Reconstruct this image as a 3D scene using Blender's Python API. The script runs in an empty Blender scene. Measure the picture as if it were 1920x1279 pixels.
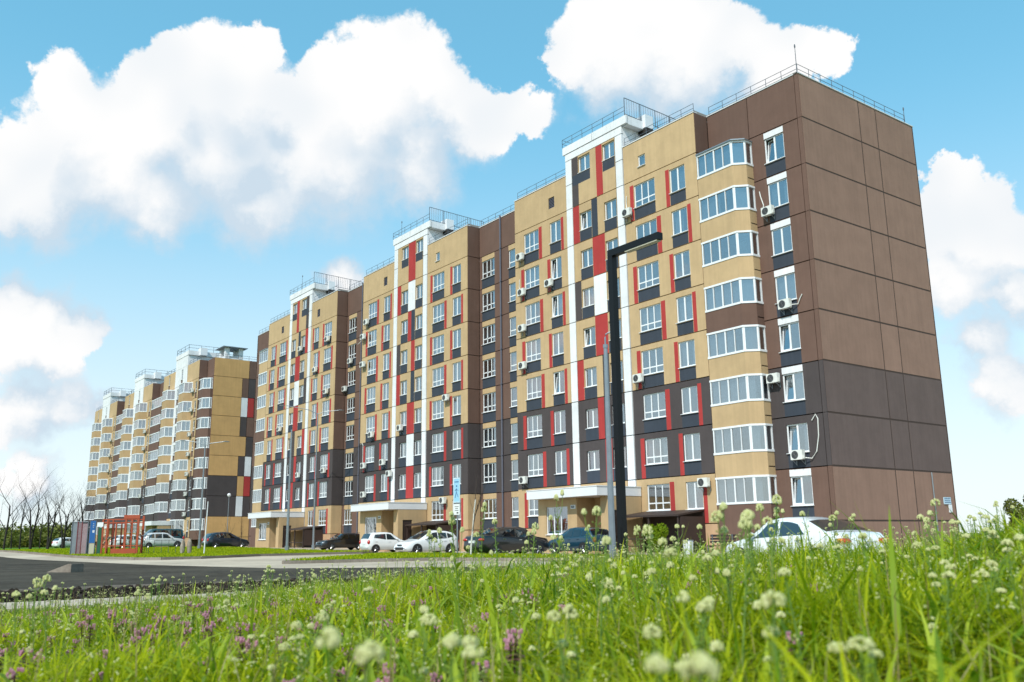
import bpy, math, random
import numpy as np
from mathutils import Vector, Matrix

random.seed(7)
rng = np.random.default_rng(7)
SC = bpy.context.scene
COL = SC.collection

# ------------------------------------------------------------------ camera
CAM = Vector((27.848, -41.413, 0.495))
YAW, PITCH, ROLL = 2.499934, 0.215689, -0.012665
fwd = Vector((math.cos(PITCH) * math.cos(YAW), math.cos(PITCH) * math.sin(YAW), math.sin(PITCH)))
rgt = Vector((math.sin(YAW), -math.cos(YAW), 0))
upv = rgt.cross(fwd)
cr, sr = math.cos(ROLL), math.sin(ROLL)
rgt, upv = cr * rgt + sr * upv, -sr * rgt + cr * upv
cam_data = bpy.data.cameras.new('camera')
cam = bpy.data.objects.new('camera', cam_data)
COL.objects.link(cam)
m3 = Matrix((rgt, upv, -fwd)).transposed()
cam.matrix_world = Matrix.Translation(CAM) @ m3.to_4x4()
cam_data.sensor_width = 36
cam_data.lens = 36 * 1691.6 / 1920
cam_data.clip_start = 0.05
cam_data.clip_end = 4000
cam_data.dof.use_dof = True
cam_data.dof.focus_distance = 15.0
cam_data.dof.aperture_fstop = 4.0
SC.camera = cam
FW2 = Vector((math.cos(YAW), math.sin(YAW)))
RT2 = Vector((math.sin(YAW), -math.cos(YAW)))

# ------------------------------------------------------------------ light
SUN = Vector((0.29, -0.64, 0.72)).normalized()      # towards the sun
sun_elev = math.asin(SUN.z)
sun_az = math.atan2(SUN.x, SUN.y)                    # clockwise from +Y
sd = bpy.data.lights.new('sun', 'SUN')
sd.energy = 3.3
sd.angle = math.radians(0.8)
sd.color = (1.0, 0.95, 0.87)
so = bpy.data.objects.new('sun', sd)
COL.objects.link(so)
so.rotation_euler = (-SUN).to_track_quat('-Z', 'Y').to_euler()
so.location = (0, -30, 60)

SC.view_settings.view_transform = 'Standard'
SC.view_settings.look = 'None'
SC.view_settings.gamma = 1.0
SC.view_settings.exposure = 0.30
SC.view_settings.use_curve_mapping = False

SC.cycles.max_bounces = 6
SC.cycles.diffuse_bounces = 2
SC.cycles.glossy_bounces = 2
SC.cycles.transmission_bounces = 3
SC.cycles.transparent_max_bounces = 12
SC.cycles.caustics_reflective = False
SC.cycles.caustics_refractive = False

# ------------------------------------------------------------------ sky with clouds
world = bpy.data.worlds.new('World')
SC.world = world
world.use_nodes = True
world.cycles.sampling_method = 'MANUAL'
world.cycles.sample_map_resolution = 256
wn = world.node_tree
wn.nodes.clear()


def nd(tree, typ, **kw):
    n = tree.nodes.new(typ)
    for k, v in kw.items():
        if k == 'inputs':
            for i, val in v.items():
                if hasattr(val, 'is_output'):
                    tree.links.new(val, n.inputs[i])
                else:
                    n.inputs[i].default_value = val
        else:
            setattr(n, k, v)
    return n


def mth(tree, op, a, b=None, c=None, clamp=False):
    n = tree.nodes.new('ShaderNodeMath')
    n.operation = op
    n.use_clamp = clamp
    for i, v in enumerate((a, b, c)):
        if v is None:
            continue
        if hasattr(v, 'is_output'):
            tree.links.new(v, n.inputs[i])
        else:
            n.inputs[i].default_value = v
    return n.outputs[0]


def vmth(tree, op, a, b=None, scale=None):
    n = tree.nodes.new('ShaderNodeVectorMath')
    n.operation = op
    for i, v in enumerate((a, b)):
        if v is None:
            continue
        if hasattr(v, 'is_output'):
            tree.links.new(v, n.inputs[i])
        else:
            n.inputs[i].default_value = v
    if scale is not None:
        n.inputs['Scale'].default_value = scale
    return n.outputs[1] if op in ('DISTANCE', 'DOT_PRODUCT', 'LENGTH') else n.outputs[0]


def remap(tree, v, a, b, c=0.0, d=1.0, smooth=True):
    n = tree.nodes.new('ShaderNodeMapRange')
    n.interpolation_type = 'SMOOTHSTEP' if smooth else 'LINEAR'
    n.clamp = True
    tree.links.new(v, n.inputs[0])
    for i, x in enumerate((a, b, c, d)):
        if hasattr(x, 'is_output'):
            tree.links.new(x, n.inputs[i + 1])
        else:
            n.inputs[i + 1].default_value = x
    return n.outputs[0]


def mixc(tree, f, a, b):
    n = tree.nodes.new('ShaderNodeMix')
    n.data_type = 'RGBA'
    for i, v in ((0, f), (6, a), (7, b)):
        if hasattr(v, 'is_output'):
            tree.links.new(v, n.inputs[i])
        else:
            n.inputs[i].default_value = v
    return n.outputs[2]


# cumulus puffs: azimuth (deg, from the +X axis), elevation (deg), angular radius (deg)
PUFFS = [
    (171.54, 25.42, 1.67), (167.07, 26.37, 1.71), (165.31, 28.19, 1.45), (162.99, 28.03, 2.08), (160.28, 28.88, 1.46),
    (161.54, 26.25, 2.74), (165.97, 24.44, 3.08), (170.43, 23.13, 2.77), (172.82, 21.23, 2.26), (173.82, 20.18, 2.36),
    (152.57, 29.05, 2.81), (149.84, 29.28, 2.32), (155.25, 28.41, 1.96), (148.17, 27.77, 1.89), (152.50, 26.41, 3.40),
    (157.05, 25.31, 3.01), (146.70, 26.22, 2.04), (144.32, 26.45, 1.64), (141.94, 26.39, 1.51), (145.06, 26.14, 1.91),
    (162.00, 23.10, 3.69), (157.28, 22.60, 3.36), (168.75, 21.00, 2.99), (172.02, 18.85, 2.02), (149.41, 24.46, 1.97),
    (154.18, 23.13, 3.41), (165.60, 19.72, 2.07), (159.86, 20.31, 2.35), (149.58, 23.00, 2.31), (136.99, 30.99, 2.53),
    (138.73, 29.15, 1.61), (134.02, 31.30, 2.06), (131.13, 30.88, 2.34), (127.97, 30.21, 1.99), (135.64, 28.36, 2.39),
    (130.59, 28.39, 2.63), (126.35, 28.79, 1.98), (123.32, 28.57, 1.52), (121.76, 27.62, 1.21), (125.81, 27.20, 1.98),
    (132.44, 27.49, 1.74), (115.55, 19.97, 1.18), (114.01, 18.61, 1.61), (116.62, 18.25, 1.36), (115.12, 16.34, 2.23),
    (112.80, 16.25, 1.64), (116.48, 14.41, 1.75), (113.55, 13.39, 1.54), (173.24, 13.17, 1.44), (171.40, 12.31, 1.68),
    (169.72, 12.16, 1.33), (172.35, 10.87, 1.86), (170.38, 10.13, 1.37), (171.49, 7.35, 1.60), (169.47, 7.61, 1.38),
    (173.00, 6.68, 1.29), (167.66, 7.79, 0.96), (171.53, 3.51, 1.37), (153.97, 15.93, 1.18), (115.24, 10.60, 1.58),
    (113.92, 8.07, 1.78),
]


def puff_dir(az, el):
    a, e = math.radians(az), math.radians(el)
    return (math.cos(e) * math.cos(a), math.cos(e) * math.sin(a), math.sin(e))


grp = bpy.data.node_groups.new('cloud_field', 'ShaderNodeTree')
grp.interface.new_socket('Vector', in_out='INPUT', socket_type='NodeSocketVector')
grp.interface.new_socket('Field', in_out='OUTPUT', socket_type='NodeSocketFloat')
gi = grp.nodes.new('NodeGroupInput')
go = grp.nodes.new('NodeGroupOutput')
pv = gi.outputs[0]
pw = pv
acc = None
for az, el, r in PUFFS:
    d = vmth(grp, 'DISTANCE', pw, puff_dir(az, el))
    v = mth(grp, 'MULTIPLY_ADD', d, -1.0 / math.radians(r), 1.0)
    acc = v if acc is None else mth(grp, 'SMOOTH_MAX', acc, v, 0.42)
# elsewhere on the dome: unseen cumulus, thinned and shifted so windows mirror blue sky
n3 = nd(grp, 'ShaderNodeTexNoise', inputs={'Vector': vmth(grp, 'ADD', vmth(grp, 'MULTIPLY', pw, (1, 1, 1.7)), (3.3, 1.2, 0.6)), 'Scale': 2.6, 'Detail': 3.0})
free = mth(grp, 'MULTIPLY_ADD', n3.outputs[0], 4.5, -2.95)
view = vmth(grp, 'DOT_PRODUCT', pv, (math.cos(math.radians(16)) * FW2.x, math.cos(math.radians(16)) * FW2.y, math.sin(math.radians(16))))
away = remap(grp, view, 0.84, 0.68, -3.0, 0.0)
acc = mth(grp, 'SMOOTH_MAX', acc, mth(grp, 'ADD', free, away), 0.1)
grp.links.new(acc, go.inputs[0])

tc = wn.nodes.new('ShaderNodeTexCoord')
dirv = vmth(wn, 'NORMALIZE', tc.outputs['Generated'])
sep = wn.nodes.new('ShaderNodeSeparateXYZ')
wn.links.new(dirv, sep.inputs[0])
elz = sep.outputs[2]


def field(vec):
    g = wn.nodes.new('ShaderNodeGroup')
    g.node_tree = grp
    wn.links.new(vec, g.inputs[0])
    return g.outputs[0]


n1 = nd(wn, 'ShaderNodeTexNoise', inputs={'Vector': dirv, 'Scale': 8.0, 'Detail': 2.0})
n2 = nd(wn, 'ShaderNodeTexNoise', inputs={'Vector': dirv, 'Scale': 26.0, 'Detail': 8.0, 'Roughness': 0.62})
w1 = vmth(wn, 'SCALE', vmth(wn, 'SUBTRACT', n1.outputs['Color'], (0.5, 0.5, 0.5)), scale=0.042)
w2 = vmth(wn, 'SCALE', vmth(wn, 'SUBTRACT', n2.outputs['Color'], (0.5, 0.5, 0.5)), scale=0.062)
lit = Vector((SUN.x * 0.6, SUN.y * 0.6, SUN.z * 1.2)).normalized()
pc = vmth(wn, 'ADD', dirv, w1)
pf = vmth(wn, 'ADD', pc, w2)
pl = vmth(wn, 'ADD', vmth(wn, 'ADD', pc, vmth(wn, 'SCALE', w2, scale=0.55)), tuple(lit * 0.085))
f0 = field(pf)
f1 = field(pl)
fine = mth(wn, 'MULTIPLY_ADD', n2.outputs[0], 0.5, -0.25)
slope = mth(wn, 'ADD', mth(wn, 'SUBTRACT', f0, f1), mth(wn, 'MULTIPLY', fine, 1.7))
light = remap(wn, slope, -0.62, 0.80)
edge = remap(wn, slope, -0.5, 0.6, 0.60, 0.09)
dens = remap(wn, mth(wn, 'ADD', f0, mth(wn, 'MULTIPLY', fine, 0.9)), mth(wn, 'MULTIPLY_ADD', edge, -0.75, -0.12), mth(wn, 'MULTIPLY_ADD', edge, 0.75, -0.02))
deep = remap(wn, n1.outputs[0], 0.42, 0.68, 0.0, 0.34)
light = mth(wn, 'SUBTRACT', light, deep, clamp=True)
sky = wn.nodes.new('ShaderNodeTexSky')
sky.sky_type = 'NISHITA'
sky.sun_disc = False
sky.sun_elevation = sun_elev
sky.sun_rotation = sun_az
sky.altitude = 100
sky.air_density = 1.0
sky.dust_density = 0.6
sky.ozone_density = 1.6
CLOUD_LIT = (8.3, 8.25, 8.2, 1)
CLOUD_SHADE = (5.0, 6.0, 6.9, 1)
ccol = mixc(wn, light, CLOUD_SHADE, CLOUD_LIT)
tint = nd(wn, 'ShaderNodeMix', data_type='RGBA', blend_type='MULTIPLY')
tint.inputs[0].default_value = 1.0
wn.links.new(sky.outputs[0], tint.inputs[6])
tint.inputs[7].default_value = (0.95, 1.58, 1.48, 1)
hz = remap(wn, elz, -0.02, 0.55, 0.92, 0.45)
air = mixc(wn, remap(wn, elz, 0.0, 0.50), (7.6, 8.1, 8.3, 1), (2.1, 6.0, 8.5, 1))
base = mixc(wn, hz, tint.outputs[2], air)
full = mixc(wn, dens, base, ccol)
bg = wn.nodes.new('ShaderNodeBackground')
bg.inputs[1].default_value = 0.10
wn.links.new(full, bg.inputs[0])
wo = wn.nodes.new('ShaderNodeOutputWorld')
wn.links.new(bg.outputs[0], wo.inputs[0])

# ------------------------------------------------------------------ helpers


class MB:
    def __init__(s):
        s.v, s.f, s.m = [], [], []

    def quad(s, a, b, c, d, m=0):
        n = len(s.v)
        s.v += [tuple(a), tuple(b), tuple(c), tuple(d)]
        s.f.append((n, n + 1, n + 2, n + 3))
        s.m.append(m)

    def poly(s, pts, m=0):
        n = len(s.v)
        s.v += [tuple(p) for p in pts]
        s.f.append(tuple(range(n, n + len(pts))))
        s.m.append(m)

    def box(s, x0, x1, y0, y1, z0, z1, m=0):
        if x0 > x1: x0, x1 = x1, x0
        if y0 > y1: y0, y1 = y1, y0
        if z0 > z1: z0, z1 = z1, z0
        n = len(s.v)
        s.v += [(x0, y0, z0), (x1, y0, z0), (x1, y1, z0), (x0, y1, z0), (x0, y0, z1), (x1, y0, z1), (x1, y1, z1), (x0, y1, z1)]
        for q in ((3, 2, 1, 0), (4, 5, 6, 7), (0, 1, 5, 4), (1, 2, 6, 5), (2, 3, 7, 6), (3, 0, 4, 7)):
            s.f.append(tuple(n + i for i in q))
            s.m.append(m)

    def tube(s, pts, rad, n=6, m=0, cap=True):
        pts = [Vector(p) for p in pts]
        if not hasattr(rad, '__len__'):
            rad = [rad] * len(pts)
        base = len(s.v)
        for i, p in enumerate(pts):
            d = (pts[min(i + 1, len(pts) - 1)] - pts[max(i - 1, 0)])
            if d.length < 1e-9:
                d = Vector((0, 0, 1))
            d.normalize()
            a = d.cross(Vector((0, 0, 1)) if abs(d.z) < 0.9 else Vector((1, 0, 0))).normalized()
            b = d.cross(a)
            for k in range(n):
                t = 2 * math.pi * k / n
                s.v.append(tuple(p + rad[i] * (math.cos(t) * a + math.sin(t) * b)))
        for i in range(len(pts) - 1):
            for k in range(n):
                k2 = (k + 1) % n
                s.f.append((base + i * n + k, base + i * n + k2, base + (i + 1) * n + k2, base + (i + 1) * n + k))
                s.m.append(m)
        if cap:
            s.f.append(tuple(base + k for k in range(n)))
            s.m.append(m)
            e = base + (len(pts) - 1) * n
            s.f.append(tuple(e + k for k in range(n)))
            s.m.append(m)

    def prism(s, pts, axis, c0, c1, m=0):
        def P(p, c):
            if axis == 'y': return (p[0], c, p[1])
            if axis == 'x': return (c, p[0], p[1])
            return (p[0], p[1], c)
        n = len(pts)
        b = len(s.v)
        s.v += [P(p, c0) for p in pts] + [P(p, c1) for p in pts]
        s.f.append(tuple(b + i for i in range(n)))
        s.f.append(tuple(b + n + i for i in reversed(range(n))))
        s.m += [m, m]
        for i in range(n):
            j = (i + 1) % n
            s.f.append((b + i, b + j, b + n + j, b + n + i))
            s.m.append(m)

    def blob(s, c, r, seg=6, ring=4, m=0, jit=0.0):
        b = len(s.v)
        for i in range(ring + 1):
            t = math.pi * i / ring
            for k in range(seg):
                p = 2 * math.pi * k / seg
                q = 1 + random.uniform(-jit, jit)
                s.v.append((c[0] + r[0] * q * math.sin(t) * math.cos(p), c[1] + r[1] * q * math.sin(t) * math.sin(p), c[2] + r[2] * q * math.cos(t)))
        for i in range(ring):
            for k in range(seg):
                k2 = (k + 1) % seg
                s.f.append((b + i * seg + k, b + (i + 1) * seg + k, b + (i + 1) * seg + k2, b + i * seg + k2))
                s.m.append(m)

    def mesh(s, name, mats, smooth=False):
        me = bpy.data.meshes.new(name)
        me.from_pydata(s.v, [], s.f)
        if not isinstance(mats, (list, tuple)):
            mats = [mats]
        for m in mats:
            me.materials.append(m)
        if len(mats) > 1:
            me.polygons.foreach_set('material_index', s.m)
        if smooth:
            me.polygons.foreach_set('use_smooth', [True] * len(s.f))
        me.update()
        return me

    def build(s, name, mats, parent=None, smooth=False, loc=None, rz=None):
        return put(name, s.mesh(name, mats, smooth), parent, loc, rz)


def put(name, me, parent=None, loc=None, rz=None):
    o = bpy.data.objects.new(name, me)
    COL.objects.link(o)
    if parent is not None:
        o.parent = parent
    if loc is not None:
        o.location = loc
    if rz is not None:
        o.rotation_euler = (0, 0, rz)
    return o


def tag(o, label=None, cat=None, group=None, kind=None):
    for k, v in (('label', label), ('category', cat), ('group', group), ('kind', kind)):
        if v:
            o[k] = v
    return o


def thing(name, label, cat, loc=(0, 0, 0), rz=0.0, group=None):
    o = put(name, None, None, loc, rz)
    o.empty_display_size = 0.3
    return tag(o, label, cat, group)


def copy_tree(o, parent=None):
    c = o.copy()
    COL.objects.link(c)
    if parent is not None:
        c.parent = parent
    for ch in list(o.children):
        copy_tree(ch, c)
    return c


# ------------------------------------------------------------------ materials
def lin(r, g, b):
    def f(c):
        c /= 255.0
        return c / 12.92 if c <= 0.04045 else ((c + 0.055) / 1.055) ** 2.4
    return (f(r), f(g), f(b), 1)


def mat(name, col, rough=0.6, metal=0.0, spec=0.5, var=0.0, vscale=3.0, bump=0.0, bscale=60.0, coat=0.0, streak=0.0, each=0.0):
    m = bpy.data.materials.new(name)
    m.use_nodes = True
    t = m.node_tree
    p = t.nodes['Principled BSDF']
    p.inputs['Base Color'].default_value = col
    p.inputs['Roughness'].default_value = rough
    p.inputs['Metallic'].default_value = metal
    p.inputs['Specular IOR Level'].default_value = spec
    p.inputs['Coat Weight'].default_value = coat
    if var or bump or streak:
        g = t.nodes.new('ShaderNodeNewGeometry')
        src = g.outputs['Position']
        if var:
            nz = nd(t, 'ShaderNodeTexNoise', inputs={'Vector': src, 'Scale': vscale, 'Detail': 5.0, 'Roughness': 0.65})
            fac = remap(t, nz.outputs[0], 0.3, 0.7, 1 - var, 1 + var)
            if streak:
                mp = vmth(t, 'MULTIPLY', src, (3.0, 3.0, 0.12))
                n2 = nd(t, 'ShaderNodeTexNoise', inputs={'Vector': mp, 'Scale': 1.5, 'Detail': 5.0, 'Roughness': 0.7})
                fac = mth(t, 'MULTIPLY', fac, remap(t, n2.outputs[0], 0.3, 0.7, 1 - streak, 1 + streak))
            if each:
                oi = t.nodes.new('ShaderNodeObjectInfo')
                fac = mth(t, 'MULTIPLY', fac, remap(t, oi.outputs['Random'], 0, 1, 1 - each, 1 + each, False))
            mx = t.nodes.new('ShaderNodeVectorMath')
            mx.operation = 'SCALE'
            mx.inputs[0].default_value = col[:3]
            t.links.new(fac, mx.inputs['Scale'])
            t.links.new(mx.outputs[0], p.inputs['Base Color'])
        if bump:
            nb = nd(t, 'ShaderNodeTexNoise', inputs={'Vector': src, 'Scale': bscale, 'Detail': 4.0})
            b = nd(t, 'ShaderNodeBump', inputs={'Strength': bump, 'Distance': 0.02, 'Height': nb.outputs[0]})
            t.links.new(b.outputs[0], p.inputs['Normal'])
    return m


def wallmat(name, col):
    return mat(name, col, rough=0.85, spec=0.2, var=0.06, vscale=0.8, bump=0.2, bscale=45, streak=0.05, each=0.045)


M = {}
M['tan'] = wallmat('tan_render', lin(190, 162, 124))
M['tan_low'] = wallmat('base_render', lin(190, 156, 124))
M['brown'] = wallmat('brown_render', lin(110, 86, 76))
M['brown_end_lit'] = wallmat('end_wall_render_lit', lin(150, 119, 104))  # lighter copy of the brown, with the end wall's light in the colour
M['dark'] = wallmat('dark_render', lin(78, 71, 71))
M['dark_end_lit'] = wallmat('end_dark_render_lit', lin(108, 92, 88))  # dark render lightened the same way, light put into the colour
M['slate'] = wallmat('slate_render', lin(62, 68, 78))
M['red'] = wallmat('red_render', lin(170, 62, 60))
M['white'] = wallmat('white_render', lin(226, 226, 228))
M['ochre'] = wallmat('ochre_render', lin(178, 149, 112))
M['ochre_end_lit'] = wallmat('ochre_end_render_lit', lin(200, 158, 106))  # ochre lightened to make up for weak sun on the end wall
M['core'] = mat('plaster_inside', (0.30, 0.28, 0.26, 1), rough=0.9)
M['joint'] = mat('joint_sealant', lin(70, 55, 48), rough=0.9)
M['pvc'] = mat('white_pvc', lin(232, 234, 236), rough=0.35, var=0.02)
M['sheet'] = mat('white_sheet_metal', lin(228, 229, 232), rough=0.4, var=0.03, vscale=1.2)
M['roofing'] = mat('roof_membrane', lin(96, 96, 98), rough=0.9, var=0.1)
M['galv'] = mat('galvanised_steel', lin(150, 156, 162), rough=0.45, metal=0.7, var=0.08)
M['rail'] = mat('railing_paint', lin(92, 98, 106), rough=0.5)
M['blackpaint'] = mat('black_powder_coat', (0.006, 0.006, 0.007, 1), rough=0.5, spec=0.3)
M['darkbrown'] = mat('dark_brown_paint', lin(58, 44, 40), rough=0.6, var=0.08)
M['interior'] = mat('dark_void', lin(40, 36, 34), rough=0.9)
M['ac'] = mat('ac_enamel', lin(222, 222, 216), rough=0.45, var=0.04)
M['acgrille'] = mat('ac_grille', lin(96, 98, 100), rough=0.5)
M['acdark'] = mat('ac_fan', lin(48, 50, 52), rough=0.6)
M['sheer'] = mat('sheer_curtain', lin(196, 202, 208), rough=0.9, var=0.05)
M['beigecurtain'] = mat('beige_curtain', lin(196, 184, 168), rough=0.9, var=0.05)
M['bluecurtain'] = mat('blue_grey_curtain', lin(128, 138, 152), rough=0.9, var=0.05)
M['pipe'] = mat('downpipe_paint', lin(96, 96, 108), rough=0.5)
M['glassdoor'] = None


def glassmat(name, tint_c, refl):
    m = bpy.data.materials.new(name)
    m.use_nodes = True
    t = m.node_tree
    t.nodes.clear()
    g = nd(t, 'ShaderNodeNewGeometry')
    nz = nd(t, 'ShaderNodeTexNoise', inputs={'Vector': g.outputs['Position'], 'Scale': 1.1, 'Detail': 1.0})
    bp = nd(t, 'ShaderNodeBump', inputs={'Strength': 0.06, 'Distance': 0.05, 'Height': nz.outputs[0]})
    tr = nd(t, 'ShaderNodeBsdfTransparent', inputs={'Color': tint_c})
    gl = nd(t, 'ShaderNodeBsdfGlossy', inputs={'Color': (0.97, 0.985, 1, 1), 'Roughness': 0.02, 'Normal': bp.outputs[0]})
    c = mth(t, 'ABSOLUTE', vmth(t, 'DOT_PRODUCT', g.outputs['Incoming'], g.outputs['Normal']))
    sch = mth(t, 'POWER', mth(t, 'SUBTRACT', 1.0, c, clamp=True), 4.0)
    f = mth(t, 'MULTIPLY_ADD', sch, 0.9 - refl, refl, clamp=True)
    mx = nd(t, 'ShaderNodeMixShader', inputs={0: f, 1: tr.outputs[0], 2: gl.outputs[0]})
    o = nd(t, 'ShaderNodeOutputMaterial', inputs={0: mx.outputs[0]})
    return m


M['glass'] = glassmat('window_glass', (0.66, 0.71, 0.74, 1), 0.31)
M['carglass'] = glassmat('car_glass', (0.18, 0.21, 0.22, 1), 0.14)

# ------------------------------------------------------------------ facade kit
GAP = 0.028           # half joint
FH = 2.8
Z0 = 1.2              # top of the basement storey


def PY(y):            # facade looking towards -Y
    return lambda u, o, z: (u, y - o, z)


def PX(x, s=1):       # facade looking towards +X (s=1) or -X
    return lambda u, o, z: (x + s * o, u, z)


def panel(parent, P, u0, u1, z0, z1, base, holes=(), patches=(), thick=0.16, name='wall_panel', gap=GAP):
    """one facade panel: recessed joints all round, reveals in its openings, colour fields as separate faces"""
    u0, u1 = min(u0, u1) + gap, max(u0, u1) - gap
    z0, z1 = z0 + gap, z1 - gap
    cl = lambda r: (max(min(r[0], r[1]), u0), min(max(r[0], r[1]), u1), max(r[2], z0), min(r[3], z1))
    holes = [cl(h) for h in holes]
    holes = [h for h in holes if h[1] - h[0] > 0.05 and h[3] - h[2] > 0.05]
    pts = [(cl(p), p[4]) for p in patches]
    pts = [p for p in pts if p[0][1] - p[0][0] > 0.01 and p[0][3] - p[0][2] > 0.01]
    us, zs = {u0, u1}, {z0, z1}
    for h in holes + [p[0] for p in pts]:
        us |= {h[0], h[1]}
        zs |= {h[2], h[3]}

    def uniq(s):
        r = []
        for x in sorted(s):
            if not r or x - r[-1] > 1e-4:
                r.append(x)
        return r
    us, zs = uniq(us), uniq(zs)
    mats = [base] + [p[1] for p in pts]
    names = []
    for m in mats:
        if m not in names:
            names.append(m)
    b = MB()
    for i in range(len(us) - 1):
        for j in range(len(zs) - 1):
            cu, cz = (us[i] + us[i + 1]) / 2, (zs[j] + zs[j + 1]) / 2
            if any(h[0] < cu < h[1] and h[2] < cz < h[3] for h in holes):
                continue
            mm = base
            for r, pm in pts:
                if r[0] < cu < r[1] and r[2] < cz < r[3]:
                    mm = pm
            b.quad(P(us[i], 0, zs[j]), P(us[i + 1], 0, zs[j]), P(us[i + 1], 0, zs[j + 1]), P(us[i], 0, zs[j + 1]), names.index(mm))
    T = -thick
    k = names.index(base)
    b.quad(P(u0, 0, z0), P(u0, 0, z1), P(u0, T, z1), P(u0, T, z0), k)
    b.quad(P(u1, 0, z0), P(u1, 0, z1), P(u1, T, z1), P(u1, T, z0), k)
    b.quad(P(u0, 0, z0), P(u1, 0, z0), P(u1, T, z0), P(u0, T, z0), k)
    b.quad(P(u0, 0, z1), P(u1, 0, z1), P(u1, T, z1), P(u0, T, z1), k)
    for h in holes:
        b.quad(P(h[0], 0, h[2]), P(h[0], 0, h[3]), P(h[0], T, h[3]), P(h[0], T, h[2]), k)
        b.quad(P(h[1], 0, h[2]), P(h[1], 0, h[3]), P(h[1], T, h[3]), P(h[1], T, h[2]), k)
        b.quad(P(h[0], 0, h[2]), P(h[1], 0, h[2]), P(h[1], T, h[2]), P(h[0], T, h[2]), k)
        b.quad(P(h[0], 0, h[3]), P(h[1], 0, h[3]), P(h[1], T, h[3]), P(h[0], T, h[3]), k)
    return b.build(name, [M[n] for n in names], parent)


# windows: local origin at the lower left corner of the opening, facing -Y, x to the right
def win_spec(kind, w, h):
    """list of panes (x0,x1,z0,z1) and bars"""
    f, b = 0.075, 0.075
    panes, bars = [], []
    if kind == 'triple':
        xs = [f, f + (w - 2 * f) / 3, f + 2 * (w - 2 * f) / 3, w - f]
        zt = 0.44
        for i in range(3):
            a, c = xs[i] + (b / 2 if i else 0), xs[i + 1] - (b / 2 if i < 2 else 0)
            panes += [(a, c, zt + b / 2, h - f), (a, c, f, zt - b / 2)]
        bars = [(xs[1] - b / 2, xs[1] + b / 2, f, h - f), (xs[2] - b / 2, xs[2] + b / 2, f, h - f), (f, w - f, zt - b / 2, zt + b / 2)]
    elif kind == 'narrow':
        panes = [(f, w - f, 0.50, h - f), (f, w - f, f, 0.42)]
        bars = [(f, w - f, 0.42, 0.50)]
    elif kind == 'single':
        panes = [(f, w - f, f, h - f)]
    elif kind == 'shop':
        xs = [f, w * 0.34, w * 0.67, w - f]
        for i in range(3):
            panes.append((xs[i] + (b / 2 if i else 0), xs[i + 1] - (b / 2 if i < 2 else 0), f, h - f))
        bars = [(x - b / 2, x + b / 2, f, h - f) for x in xs[1:3]]
    else:
        c = w / 2
        panes = [(f, c - 0.055, f, h - f), (c + 0.055, w - f, f, h - f)]
        bars = [(c - 0.055, c + 0.055, f, h - f)]
    return panes, bars


_wcache = {}


def win_meshes(kind, w, h):
    key = (kind, round(w, 2), round(h, 2))
    if key in _wcache:
        return _wcache[key]
    panes, bars = win_spec(kind, w, h)
    f = MB()
    a, c = 0.0, 0.07
    f.box(0, w, a, c, 0, 0.075)
    f.box(0, w, a, c, h - 0.075, h)
    f.box(0, 0.075, a, c, 0.075, h - 0.075)
    f.box(w - 0.075, w, a, c, 0.075, h - 0.075)
    for (x0, x1, z0, z1) in bars:
        f.box(x0, x1, a + 0.004, c - 0.004, z0, z1)
    sill = MB()
    sill.prism([(-0.16, -0.035), (-0.16, -0.01), (-0.002, 0.012), (-0.002, -0.035)], 'x', -0.04, w + 0.04)
    pm = []
    for p in panes:
        q = MB()
        q.box(p[0], p[1], 0.026, 0.038, p[2], p[3])
        pm.append(q.mesh('pane', M['glass']))
    g = MB()
    for p in panes:
        g.box(p[0], p[1], 0.026, 0.038, p[2], p[3])
    _wcache[key] = (f.mesh('window', M['pvc']), sill.mesh('sill', M['pvc']), pm, g.mesh('glazing', M['glass']))
    return _wcache[key]


_ccache = {}


def curtain_mesh(kind, w, h):
    key = (kind, round(w, 1), round(h, 1))
    if key in _ccache:
        return _ccache[key]
    b = MB()
    spans = {'full': [(0.06, w - 0.06)], 'sides': [(0.06, w * 0.32), (w * 0.68, w - 0.06)], 'left': [(0.06, w * 0.55)], 'right': [(w * 0.4, w - 0.06)],
             'beige': [(0.06, w - 0.06)], 'blue': [(0.06, w * 0.5)]}[kind]
    for a, c in spans:
        n = max(4, int((c - a) / 0.055))
        for i in range(n):
            x0, x1 = a + (c - a) * i / n, a + (c - a) * (i + 1) / n
            y0, y1 = 0.22 + 0.03 * (i % 2), 0.22 + 0.03 * ((i + 1) % 2)
            b.quad((x0, y0, 0.02), (x1, y1, 0.02), (x1, y1, h - 0.03), (x0, y0, h - 0.03))
    mm = {'beige': 'beigecurtain', 'blue': 'bluecurtain'}.get(kind, 'sheer')
    _ccache[key] = b.mesh('curtain', M[mm])
    return _ccache[key]


wr = random.Random(21)


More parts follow.
